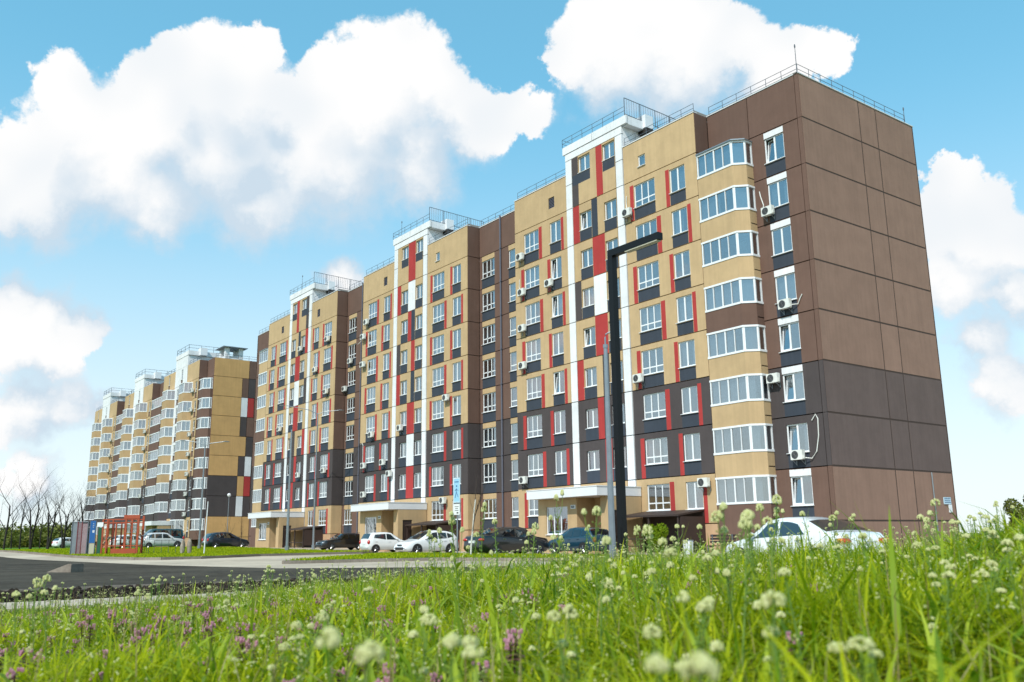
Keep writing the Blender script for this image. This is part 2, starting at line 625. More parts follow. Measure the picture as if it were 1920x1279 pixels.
def window(parent, kind, x0, x1, z0, z1, y, fine=False, inset=0.07, curtains=True):
    w, h = abs(x1 - x0), z1 - z0
    fm, sm, pm, gm = win_meshes(kind, w, h)
    o = put('window', fm, parent, (min(x0, x1), y + inset, z0))
    put('sill', sm, o)
    if fine:
        tilt = kind == 'double' and wr.random() < .28
        for i, p in enumerate(pm):
            q = put('pane', p, o)
            if tilt and i == 0:
                sh = MB()
                x0_, x1_ = 0.075, w / 2 - 0.055
                hh = h - 0.15
                for bx_ in ((x0_, x1_, 0, .06), (x0_, x1_, hh - .06, hh), (x0_, x0_ + .06, .06, hh - .06), (x1_ - .06, x1_, .06, hh - .06)):
                    sh.box(bx_[0], bx_[1], .0, .05, bx_[2], bx_[3])
                so_ = sh.build('sash', M['pvc'], o, loc=(0, .045, .075))
                so_.rotation_euler = (-.13, 0, 0)
                q.location = (0, .045, .02)
                q.rotation_euler = (-.13, 0, 0)
                continue
            q.rotation_euler = (wr.uniform(-0.006, 0.006), 0, wr.uniform(-0.006, 0.006))
    else:
        put('glazing', gm, o)
    if curtains:
        k = wr.choice(['full', 'sides', 'sides', 'left', 'right', 'beige', 'blue', 'blue', 'full', None, None, None])
        if k:
            put('curtain', curtain_mesh(k, w, h), o)
    return o


def railing(parent, pts, h=0.62, name='roof_railing', step=1.1, rails=(0.31, 0.62), r=0.018, bars=0):
    b = MB()
    for i in range(len(pts) - 1):
        p, q = Vector(pts[i]), Vector(pts[i + 1])
        L = (q - p).length
        n = max(1, round(L / step))
        for k in range(n + 1):
            c = p.lerp(q, k / n)
            b.tube([c, c + Vector((0, 0, h))], r, 5)
        for z in rails:
            b.tube([p + Vector((0, 0, z)), q + Vector((0, 0, z))], r * 0.9, 5)
        if bars:
            nb = int(L / bars)
            for k in range(1, nb):
                c = p.lerp(q, k / nb)
                b.tube([c, c + Vector((0, 0, h))], r * 0.55, 4)
    return b.build(name, M['rail'], parent)


def bay(parent, plan, b0, zlo, zhi, ptop, mat_par, pat, y_roof=None):
    """glazed balcony on a plan polyline (first point at the wall end on the left); one storey"""
    def off(pts, d):
        out = []
        for i, p in enumerate(pts):
            a = Vector(pts[max(i - 1, 0)])
            c = Vector(pts[min(i + 1, len(pts) - 1)])
            t = (c - a).normalized()
            out.append((p[0] + t.y * d, p[1] - t.x * d))
        return out
    pr = MB()
    inner = off(plan, -0.10)
    for i in range(len(plan) - 1):
        a, c, d, e = plan[i], plan[i + 1], inner[i + 1], inner[i]
        pr.prism([a, c, d, e], 'z', ptop, b0 + zlo)
    po = pr.build('balcony_parapet', M[mat_par], parent)
    fr = MB()
    gls = []
    oo, ii = off(plan, -0.015), off(plan, -0.085)
    so = off(plan, 0.05)
    for i in range(len(plan) - 1):
        A, B = Vector(plan[i]), Vector(plan[i + 1])
        L = (B - A).length
        t = (B - A) / L
        n = Vector((t.y, -t.x))

        def bx(s0, s1, z0, z1, o0, o1, dst):
            q = [A + t * s0 + n * o0, A + t * s1 + n * o0, A + t * s1 + n * o1, A + t * s0 + n * o1]
            dst.prism([(v.x, v.y) for v in q], 'z', z0, z1)
        z0, z1 = b0 + zlo, b0 + zhi
        bx(-0.02, L + 0.02, z0 - 0.02, z0 + 0.10, -0.09, 0.035, fr)
        bx(-0.02, L + 0.02, z1 - 0.08, z1 + 0.03, -0.09, 0.03, fr)
        k = pat[i]
        for j in range(k + 1):
            s = L * j / k
            wd = 0.085 if (j == 0 or j == k or (k == 4 and j == 2)) else 0.045
            bx(max(s - wd, 0) if j == k else (s - wd / 2 if j else 0), min(s + wd, L) if j == 0 else (s + wd / 2 if j < k else L), z0 + 0.10, z1 - 0.08, -0.085, 0.004, fr)
        for j in range(k):
            g = MB()
            bx(L * j / k + 0.03, L * (j + 1) / k - 0.03, z0 + 0.10, z1 - 0.08, -0.05, -0.04, g)
            gls.append(g)
    fo = fr.build('balcony_glazing', M['pvc'], parent)
    for g in gls:
        g.build('pane', M['glass'], fo)
    if wr.random() < 0.8:  # pale sheers added behind the glass to make the bays look brighter
        cu = MB()
        ci, cj = off(plan, -0.20), off(plan, -0.23)
        for i in range(len(plan) - 1):
            A, B = Vector(ci[i]), Vector(ci[i + 1])
            A2, B2_ = Vector(cj[i]), Vector(cj[i + 1])
            n = max(2, int((B - A).length / 0.07))
            t0, t1 = (0.0, 1.0) if wr.random() < .6 else (0.0, wr.uniform(.4, .8))
            for q in range(n):
                ta, tb = q / n, (q + 1) / n
                if not (t0 <= ta < t1):
                    continue
                a = A.lerp(B, ta) if q % 2 else A2.lerp(B2_, ta)
                c_ = A2.lerp(B2_, tb) if q % 2 else A.lerp(B, tb)
                cu.quad((a.x, a.y, b0 + zlo + .05), (c_.x, c_.y, b0 + zlo + .05), (c_.x, c_.y, b0 + zhi - .06), (a.x, a.y, b0 + zhi - .06))
        if cu.f:
            cu.build('curtain', M['sheer'], fo)
    return po, fo


def sheet_cap(parent, segs, z, name='parapet_cap', h=0.05, w=0.36, m='sheet'):
    b = MB()
    for (x0, x1, y0, y1) in segs:
        b.box(x0, x1, y0, y1, z, z + h)
    return b.build(name, M[m], parent)


# ------------------------------------------------------------------ near apartment building
ZT = 26.28
B1 = thing('apartment_building', 'long tan and brown apartment block with red and dark panels and white stair towers', 'building', (0, 0, 0))
YB = -1.2            # front of the tan blocks


def base_of(k, tan=True):
    if k in (1, 2):
        return 'dark'
    return 'tan' if tan else 'brown'


TOWER_A = {  # storey: (outer strip, mid half far from outer, mid half near outer)
    8: ('dark', 'red', None), 7: ('red', None, 'slate'), 6: (None, 'red', 'red'), 5: ('dark', 'white', 'white'), 4: (None, 'red', 'red'),
    3: ('red', 'dark', None), 2: ('dark', 'dark', 'red'), 1: ('dark', 'red', 'dark')}
TOWER_B = {
    8: (None, 'red', 'red'), 7: ('red', 'white', 'white'), 6: (None, 'slate', 'red'), 5: ('dark', 'red', None), 4: ('red', 'slate', None),
    3: (None, 'red', 'red'), 2: ('dark', 'white', 'white'), 1: ('dark', 'red', 'red')}


def section(S, pat, fine, vent_left, vent_right):
    """S maps section-local u (0 at the balcony side) to world x"""
    def win(kind, ua, ub, z0, z1):
        window(B1, kind, S(ua), S(ub), z0, z1, YB, fine)
    R = lambda ua, ub, za, zb, *m: (min(S(ua), S(ub)), max(S(ua), S(ub)), za, zb) + m
    for k in range(-1, 9):
        zb = Z0 + FH * k
        zt = zb + FH
        if k == -1:
            zb = -0.5
        if k == 8:
            zt = ZT
        # right hand part (u 0 .. 6.4) and left hand part (12.35 .. 18.65)
        for part in (0, 1):
            holes, pats = [], []
            if 0 <= k <= 7:
                if part == 0:
                    wins = [('triple', 3.6, 5.5, 0.85, 2.42), ('double', 1.0, 2.3, 0.83, 2.42)]
                    hi = k % 2 == 1
                    reds = [(5.53, 5.88) if hi else (3.2, 3.57), (2.33, 2.65) if hi else (0.68, 0.97)]
                else:
                    wins = [('double', 13.1, 14.35, 0.83, 2.42), ('triple', 15.7, 17.5, 0.85, 2.42)]
                    hi = k % 2 == 0
                    reds = [(14.38, 14.72) if hi else (12.78, 13.07), (17.53, 17.9) if hi else (15.3, 15.67)]
                for w in wins:
                    if k == 0 and part == 1 and False:
                        continue
                    pats.append(R(w[1], w[2], zb, zb + w[3] - 0.06, 'slate'))
                    holes.append(R(w[1], w[2], zb + w[3], zb + w[4]))
                    win(w[0], w[1], w[2], zb + w[3], zb + w[4])
                for r in reds:
                    pats.append(R(r[0], r[1], zb, zb + 2.5, 'red'))
            u0, u1 = (0.0, 6.4) if part == 0 else (12.35, 18.65)
            if k == 8:
                if part == 0 and vent_right == 'window':
                    h = (4.35, 5.0, 24.38, 25.15)
                    holes.append(R(*h))
                    win('single', *h)
                else:
                    h = (3.9, 4.6, 24.4, 25.2) if part == 0 else (13.75, 14.45, 24.35, 25.2)
                    if part == 1 or vent_right:
                        holes.append(R(*h))
                        v = MB()
                        x0, x1 = sorted((S(h[0]), S(h[1])))
                        for s in range(7):
                            z = h[2] + 0.03 + s * 0.115
                            v.prism([(YB + 0.03, z), (YB + 0.045, z), (YB + 0.11, z + 0.10), (YB + 0.095, z + 0.10)], 'x', x0, x1)
                        v.box(x0, x1, YB + 0.13, YB + 0.15, h[2], h[3])
                        v.build('louvre_vent', M['pipe'], B1)
            panel(B1, PY(YB), S(u0), S(u1), zb, zt, 'tan_low' if k == -1 else base_of(k), holes, pats)
        # tower: two pilasters and the field between
        Yt = YB - 0.05
        if k >= 0:
            zt2 = 27.33 if k == 8 else zt
            zp = 27.33 if k == 8 else zt
            for ua, ub in ((6.4, 7.1), (11.65, 12.35)):
                if k == 8:
                    panel(B1, PY(Yt), S(ua), S(ub), zb, 25.45, 'white')
                    panel(B1, PY(Yt), S(ua), S(ub), 25.45, 27.33, 'white')
                else:
                    panel(B1, PY(Yt), S(ua), S(ub), zb, zp, 'white')
            holes, pats = [], []
            z0, z1 = (zb + 0.85, zb + 2.15) if k < 8 else (26.0, 27.18)
            if k >= 1:
                outer, far, near = pat[k]
                top = zt2
                if outer:
                    pats.append(R(10.95, 11.65, zb, top, outer))
                if far:
                    pats.append(R(8.4, 9.05, zb, top, far))
                if near:
                    pats.append(R(9.05, 9.65, zb, top, near))
                for ua, ub in ((7.15, 8.37), (9.68, 10.93)):
                    pats.append(R(ua - 0.0, ub + 0.0, z0 - 0.8 if k == 8 else zb, z0 - 0.05, 'slate'))
                    holes.append(R(ua, ub, z0, z1))
                    win('double', ua, ub, z0, z1)
                if k == 8 and outer == 'dark':
                    pats.append(R(10.9, 11.65, 25.2, 25.95, 'slate'))
            panel(B1, PY(Yt), S(7.1), S(11.65), zb, zt2, base_of(k), holes, pats)
    # tower head
    x0, x1 = sorted((S(6.4), S(12.35)))
    Yt = YB - 0.05
    panel(B1, PY(Yt), x0 - 0.02, x1 + 0.02, 27.33, 27.88, 'white')
    xm = (x0 + x1) / 2
    panel(B1, PY(Yt - 0.04), x0 - 0.25, xm, 27.88, 28.52, 'white')
    panel(B1, PY(Yt - 0.04), xm, x1 + 0.55, 27.88, 28.52, 'white')
    b = MB()
    b.box(x0 + 0.02, x1 - 0.02, YB + 0.13, 5.0, 26.2, 27.85)
    b.box(x0 - 0.2, x1 + 0.5, YB + 0.13, 5.2, 27.87, 28.05)
    b.box(x0 - 0.2, x0 + 0.0, YB + 0.13, 5.2, 28.05, 28.46)
    b.box(x1 + 0.25, x1 + 0.5, YB + 0.13, 1.2, 28.05, 28.46)
    b.build('stair_tower_head', M['white'], B1)
    railing(B1, [(x0 - 0.2, 4.5, 28.5), (x0 - 0.2, YB - 0.1, 28.5), (x1 + 0.45, YB - 0.1, 28.5)], 0.62)
    railing(B1, [(x1 + 0.45, YB - 0.1, 28.5), (x1 + 0.45, 4.6, 28.3)], 1.25, 'tower_railing', 1.6, (0.06, 1.25), 0.03, 0.22)
    v = MB()
    v.box(x1 - 0.3, x1 + 0.75, 0.35, 1.1, 27.95, 28.9)
    v.box(x1 - 0.25, x1 + 0.78, 0.4, 1.05, 27.6, 27.95, 1)
    v.build('vent_hood', [M['sheet'], M['interior']], B1)
    lad = MB()
    for s in (0, 0.5):
        lad.tube([(x1 + 0.35, 1.4 + s, 26.3), (x1 + 0.35, 1.4 + s, 28.0)], 0.025, 5)
    for i in range(6):
        lad.tube([(x1 + 0.35, 1.4, 26.5 + i * 0.27), (x1 + 0.35, 1.9, 26.5 + i * 0.27)], 0.018, 5)
    lad.build('roof_ladder', M['rail'], B1)
    # roof edge rails of the two wings
    a0, a1 = sorted((S(0), S(6.4)))
    c0, c1 = sorted((S(12.35), S(18.65)))
    sheet_cap(B1, [(a0, a1, YB - 0.04, YB + 0.3), (c0, c1, YB - 0.04, YB + 0.3)], ZT)
    for p, q in ((a0, a1), (c0, c1)):
        railing(B1, [(p + 0.3 if p == c0 else p + 0.1, YB + 0.12, ZT + 0.04), (q - 0.1, YB + 0.12, ZT + 0.04)])
    # blocks' returns
    for u in (0.0, 18.65):
        x = S(u)
        s = 1 if x == max(S(0), S(18.65)) else -1
        for k in range(-1, 9):
            zb, zt = Z0 + FH * k, Z0 + FH * k + FH
            if k == -1: zb = -0.5
            if k == 8: zt = ZT
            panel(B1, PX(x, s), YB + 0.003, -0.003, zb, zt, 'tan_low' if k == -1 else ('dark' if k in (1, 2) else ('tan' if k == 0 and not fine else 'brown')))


S3 = lambda u: -6.8 - u
S2 = lambda u: -32.03 - u
S1 = lambda u: -75.2 + u
section(S3, TOWER_A, True, True, 'window')
section(S2, TOWER_B, False, True, 'window')
section(S1, TOWER_A, False, True, True)


# recesses between the blocks
def recess(x0, x1, trip, narrow, pipe_x):
    for k in range(-1, 9):
        zb, zt = Z0 + FH * k, Z0 + FH * k + FH
        if k == -1: zb = -0.5
        if k == 8: zt = ZT
        base = 'tan_low' if k == -1 else base_of(k, False)
        for (a, b, ws) in ((x0, pipe_x, [('triple', trip)]), (pipe_x, x1, [('narrow', narrow)] if narrow else [])):
            holes, pats = [], []
            if 0 <= k <= 7:
                for kind, (wa, wb) in ws:
                    z0, z1 = zb + 0.85, zb + 2.36
                    pats.append((wa, wb, z1, zt, 'tan'))
                    pats.append((wa, wb, zb, z0 - 0.05, 'slate'))
                    holes.append((wa, wb, z0, z1))
                    window(B1, kind, wa, wb, z0, z1, 0.0, False)
            panel(B1, PY(0.0), a, b, zb, zt, base, holes, pats)
    d = MB()
    d.tube([(pipe_x, -0.09, -0.3), (pipe_x, -0.09, ZT + 0.15)], 0.075, 8)
    for k in range(9):
        d.box(pipe_x - 0.1, pipe_x + 0.1, -0.17, -0.002, 1.2 + k * 2.8, 1.25 + k * 2.8)
    d.build('downpipe', M['pipe'], B1)
    sheet_cap(B1, [(x0, x1, -0.04, 0.3)], ZT)
    railing(B1, [(x0 + 0.1, 0.12, ZT + 0.04), (x1 - 0.1, 0.12, ZT + 0.04)])


recess(-32.03, -25.45, (-31.65, -29.85), (-27.9, -26.9), -28.9)
recess(-56.55, -50.68, (-56.1, -54.35), None, -53.0)

# end strips with the glazed corner balconies
for side in (0, 1):
    xa, xb = (-6.8, 0.0) if side == 0 else (-82.0, -75.2)
    Xm = (lambda x: x) if side == 0 else (lambda x: -82.0 - x)
    for k in range(-1, 9):
        zb, zt = Z0 + FH * k, Z0 + FH * k + FH
        if k == -1: zb = -0.5
        if k == 8: zt = ZT
        base = base_of(k, False)
        holes, pats = [], []
        if 0 <= k <= 7:
            wa, wb = sorted((Xm(-2.66), Xm(-1.3)))
            z0, z1 = zb + 0.83, zb + 2.38
            if k != 1:
                pats.append((wa, wb, z1, zt - 0.06, 'white'))
            pats.append((wa, wb, zb, z0 - 0.05, 'slate'))
            holes.append((wa, wb, z0, z1))
            if side == 0:
                window(B1, 'double', wa, wb, z0, z1, 0.0, True)
            # door opening behind the balcony
            da, db = sorted((Xm(-6.2), Xm(-4.4)))
            holes.append((da, db, zb + 0.15, zb + 2.35))
        mid = Xm(-3.68)
        lo, hi = min(xa, xb), max(xa, xb)
        panel(B1, PY(0.0), lo, mid, zb, zt, base, holes, pats)
        panel(B1, PY(0.0), mid, hi - (0.28 if side == 0 else 0), zb, zt, base, holes, pats)
        if side == 0:
            panel(B1, PY(0.0), -0.28, 0.0, zb, zt, base, gap=0.012)
        if 0 <= k <= 7:
            plan = [(-6.78, -1.21), (-4.12, -1.21), (-3.55, -0.62), (-3.55, -0.01)]
            pat = [4, 1, 1]
            if side == 1:
                plan = [(Xm(p[0]), p[1]) for p in reversed(plan)]
                pat = [1, 1, 4]
            bottom = zb + 0.02 - (0.29 if k else 1.0)
            bay(B1, plan, zb, 1.02, 2.50, bottom, 'brown' if k in (4, 0) else 'tan', pat)
            fl = MB()
            fl.prism([(p[0] + (0.06 if side else -0.0), p[1] + 0.06) for p in plan] + [(plan[-1][0], 0.0), (plan[0][0], 0.0)], 'z', zb + 0.16, zb + 0.22)
            fl.build('balcony_floor', M['core'], B1)
            if k == 7:
                rf = MB()
                q = [(p[0] + (0.08 if p[0] > -4.5 else 0), p[1] - 0.10) for p in plan] if side == 0 else [(p[0], p[1] - 0.1) for p in plan]
                rf.prism(q + [(plan[-1][0] + (0.08 if side == 0 else 0), -0.005), (plan[0][0], -0.005)], 'z', zb + 2.53, zb + 2.60)
                rf.build('balcony_roof', M['galv'], B1)
    sheet_cap(B1, [(xa, xb, -0.04, 0.3)], ZT)
    railing(B1, [(xa + 0.1, 0.12, ZT + 0.04), (xb - 0.1, 0.12, ZT + 0.04)])

# end wall
DEP = 12.05
ys = [0.0, 5.9, 7.75, DEP]
for k in range(-1, 9):
    zb, zt = Z0 + FH * k, Z0 + FH * k + FH
    if k == -1: zb = -0.5
    if k == 8: zt = ZT
    for i in range(3):
        panel(B1, PX(0.0), ys[i], ys[i + 1], zb, zt, 'dark_end_lit' if k in (1, 2) else 'brown_end_lit', gap=0.048)
jb = MB()
for y in ys[1:3]:
    jb.box(-0.12, -0.008, y - 0.06, y + 0.06, -0.5, ZT - 0.05)
jb.build('wall_joint', M['joint'], B1)
jb = MB()
for k in range(0, 9):
    z = Z0 + FH * k
    jb.box(-0.20, -0.0095, 0.05, DEP - 0.05, z - 0.06, z + 0.06)
jb.build('wall_joint', M['joint'], B1)
sheet_cap(B1, [(-0.3, 0.04, -0.04, DEP + 0.04)], ZT + 0.001)
railing(B1, [(-0.12, 0.12, ZT + 0.05), (-0.12, DEP - 0.7, ZT + 0.05)])
for (x, y, h) in ((-0.15, 0.15, 1.9), (-0.2, DEP - 0.5, 1.3), (-44.2, -0.6, 0), (-66.5, -0.9, 0)):
    z = ZT if h else 28.5
    h = h or 1.9
    r = MB()
    r.tube([(x, y, z), (x, y, z + h * 0.8), (x, y, z + h)], [0.025, 0.018, 0.012], 5)
    r.blob((x, y, z + h - 0.1), (0.05, 0.05, 0.14), 6, 4)
    r.build('lightning_rod', M['rail'], B1)
g = MB()
g.tube([(0.05, 9.6, -0.3), (0.05, 9.6, 3.95)], 0.035, 6)
g.build('cable_duct', M['galv'], B1)

# inside: slabs, partitions, back walls, roof
c = MB()
for k in range(10):
    z = Z0 + FH * k - (0.12 if k < 9 else -0.05)
    c.box(-81.8, -0.2, 0.2, DEP - 0.2, z - 0.1, z + 0.08)
    for (a, b_) in ((-25.3, -6.95), (-50.5, -32.2), (-75.05, -56.7)):
        c.box(a, b_, -1.0, 0.2, z - 0.1, z + 0.08)
c.build('floor_slab', M['core'], B1)
c = MB()
c.box(-81.8, -0.2, 4.0, 4.15, -0.4, 25.9)
for x in np.arange(-80, 0, 3.3):
    c.box(float(x), float(x) + 0.12, 0.25, 4.0, -0.4, 25.9)
c.build('partition_wall', M['core'], B1)
c = MB()
c.box(-82.0, 0.0, DEP - 0.1, DEP, -0.5, ZT)
c.box(-82.0, -81.85, 0.0, DEP - 0.1, -0.5, ZT)
c.build('rear_wall', M['brown'], B1)
c = MB()
c.box(-81.8, -0.2, 0.2, DEP - 0.12, ZT - 0.3, ZT - 0.15)
for (a, b_) in ((-25.3, -6.95), (-50.5, -32.2), (-75.05, -56.7)):
    c.box(a, b_, -1.0, 0.2, ZT - 0.3, ZT - 0.15)
c.build('roof', M['roofing'], B1)
for x, y in ((-11, 6), (-20, 8), (-36, 6), (-48, 7)):
    c = MB()
    c.box(x - 0.7, x + 0.7, y - 0.5, y + 0.5, ZT - 0.15, ZT + 0.55)
    c.box(x - 0.85, x + 0.85, y - 0.65, y + 0.65, ZT + 0.62, ZT + 0.70)
    c.build('roof_vent', M['sheet'], B1)


# entrances
def entrance(xl, xr, lean):
    yf = -4.0
    cb = MB()
    cb.box(xl, xr, -4.92, YB - 0.06, 2.97, 3.50)
    cb.box(xl - 0.03, xr + 0.03, -4.95, YB - 0.055, 3.50, 3.55)
    cb.build('entrance_canopy', M['sheet'], B1)
    zg = -0.45
    H = 2.97
    wl, wr_ = xl + 0.85, xl + 3.0
    rl, rr = xl + 3.9, xr - 0.75
    panel(B1, PY(yf), xl + 0.02, rl, zg, H, 'tan', [(wl, wr_, 0.72, 2.46)], gap=0.004, name='annex_wall')
    window(B1, 'shop', wl, wr_, 0.72, 2.46, yf, True, curtains=False)
    panel(B1, PY(yf), rr, xr - 0.02, zg, H, 'tan', gap=0.004, name='annex_wall')
    panel(B1, PX(xl + 0.02, -1), yf, YB, zg, H, 'tan', gap=0.004, name='annex_wall')
    panel(B1, PX(xr - 0.02, 1), yf, YB - 0.06, zg, H, 'tan', [(yf + 0.45, yf + 1.35, zg, 2.12)], gap=0.004, name='annex_wall')
    panel(B1, PX(rl, 1), yf + 0.17, -2.5, zg, H, 'tan', gap=0.004, name='annex_wall')
    panel(B1, PX(rr, -1), yf + 0.17, -2.5, zg, H, 'tan', gap=0.004, name='annex_wall')
    panel(B1, PY(-2.5), rl, rr, zg, H, 'tan', [(rl + 0.5, rl + 1.95, -0.1, 2.3)], gap=0.004, name='annex_wall')
    sd_ = MB()  # dark sheet standing in for the shade of an open side passage
    sd_.box(xr - 0.12, xr - 0.08, yf + 0.47, yf + 1.33, zg, 2.1)
    sd_.box(xr - 0.08, xr - 0.03, yf + 0.55, yf + 0.60, 0.55, 0.75)
    sd_.build('passage_shade_sheet', M['darkbrown'], B1)
    a, b_ = rl + 0.5, rl + 1.95
    d = MB()
    y0, y1 = -2.45, -2.38
    d.box(a, b_, y0, y1, 2.22, 2.3)
    d.box(a, b_, y0, y1, 1.62, 1.72)
    for x in (a, (a + b_) / 2 - 0.05, b_ - 0.09):
        d.box(x, x + 0.09, y0 + 0.003, y1 - 0.003, -0.1, 2.22)
    for x in (a + 0.09, (a + b_) / 2 + 0.04):
        x2 = x + (b_ - a) / 2 - 0.14
        d.box(x, x2, y0 + 0.006, y1 - 0.006, -0.1, 0.45)
        d.box(x, x2, y0 + 0.006, y1 - 0.006, 1.52, 1.62)
    do = d.build('entrance_door', M['pvc'], B1)
    for x in (a + 0.09, (a + b_) / 2 + 0.04):
        x2 = x + (b_ - a) / 2 - 0.14
        for z0, z1 in ((0.45, 1.52), (1.72, 2.22)):
            g_ = MB()
            g_.box(x, x2, y0 + 0.03, y0 + 0.04, z0, z1)
            g_.build('pane', M['glass'], do)
    h = MB()
    h.tube([((a + b_) / 2 + 0.07, y0 - 0.03, 0.75), ((a + b_) / 2 + 0.07, y0 - 0.03, 1.15)], 0.018, 6)
    h.build('handle', M['galv'], do)
    st = MB()
    st.box(xl + 3.6, xr + 0.1, yf - 1.0, -2.5, -0.5, -0.18)
    st.box(xl + 3.4, xr + 0.3, yf - 1.35, yf - 1.0, -0.5, -0.31)
    st.build('entrance_step', M['tan_low'], B1)
    # entrance number plate
    n_ = MB()
    n_.box(wr_ + 0.35, wr_ + 0.80, yf - 0.035, yf - 0.005, 2.28, 2.52)
    po = n_.build('number_plate', M['pvc'], B1)
    q = MB()
    x = wr_ + 0.41
    for wd in (0.09, 0.05, 0.10, 0.07):
        q.box(x, x + wd * 0.8, yf - 0.040, yf - 0.036, 2.33, 2.47 if wd > 0.06 else 2.42)
        x += wd
    q.build('plate_text', M['rail'], po)
    # dark lean-to over the basement steps
    if lean:
        a, b_ = xr + 0.1, xr + lean
        r = MB()
        r.prism([(-3.4, 1.62), (-3.4, 1.72), (YB - 0.01, 2.02), (YB - 0.01, 1.92)], 'x', a, b_)
        r.build('basement_canopy', M['darkbrown'], B1)
        r = MB()
        for x in (a + 0.15, (a + b_) / 2, b_ - 0.15):
            r.box(x - 0.05, x + 0.05, -3.3, -3.2, -0.45, 1.63)
        r.box(a, b_, YB - 0.10, YB - 0.02, -0.45, 1.88)
        r.box(b_ - 0.06, b_, -3.2, YB - 0.1, 0.1, 1.6)
        r.box(a + 0.2, b_ - 0.2, -3.28, -3.22, 0.35, 0.42)
        r.box(a + 0.2, b_ - 0.2, -3.28, -3.22, -0.05, 0.0)
        r.build('basement_stair_frame', M['darkbrown'], B1)


entrance(-19.6, -12.75, 5.0)
entrance(-44.84, -38.12, 4.9)
entrance(-69.25, -62.83, 4.6)

# house number sign at the far lower corner of the end wall
sg = thing('house_sign', 'small pale house number plates at the lower right corner of the brown end wall', 'sign', (0.0, 11.2, 2.3))
q = MB(); q.box(0.01, 0.04, -0.55, 0.25, -0.15, 0.25)
q.build('street_plate', mat('plate_blue', lin(190, 214, 228), 0.5), sg)
q = MB(); q.box(0.01, 0.04, -0.05, 0.3, -0.62, -0.17)
q.build('number_plate', M['pvc'], sg)
q = MB()
for r_ in range(3):
    y = -0.48
    while y < 0.15:
        w_ = wr.uniform(0.03, 0.07)
        q.box(0.041, 0.043, y, y + w_, 0.15 - 0.11 * r_, 0.21 - 0.11 * r_)
        y += w_ + 0.025
q.build('lettering', mat('plate_ink', lin(60, 90, 130), 0.6), sg)

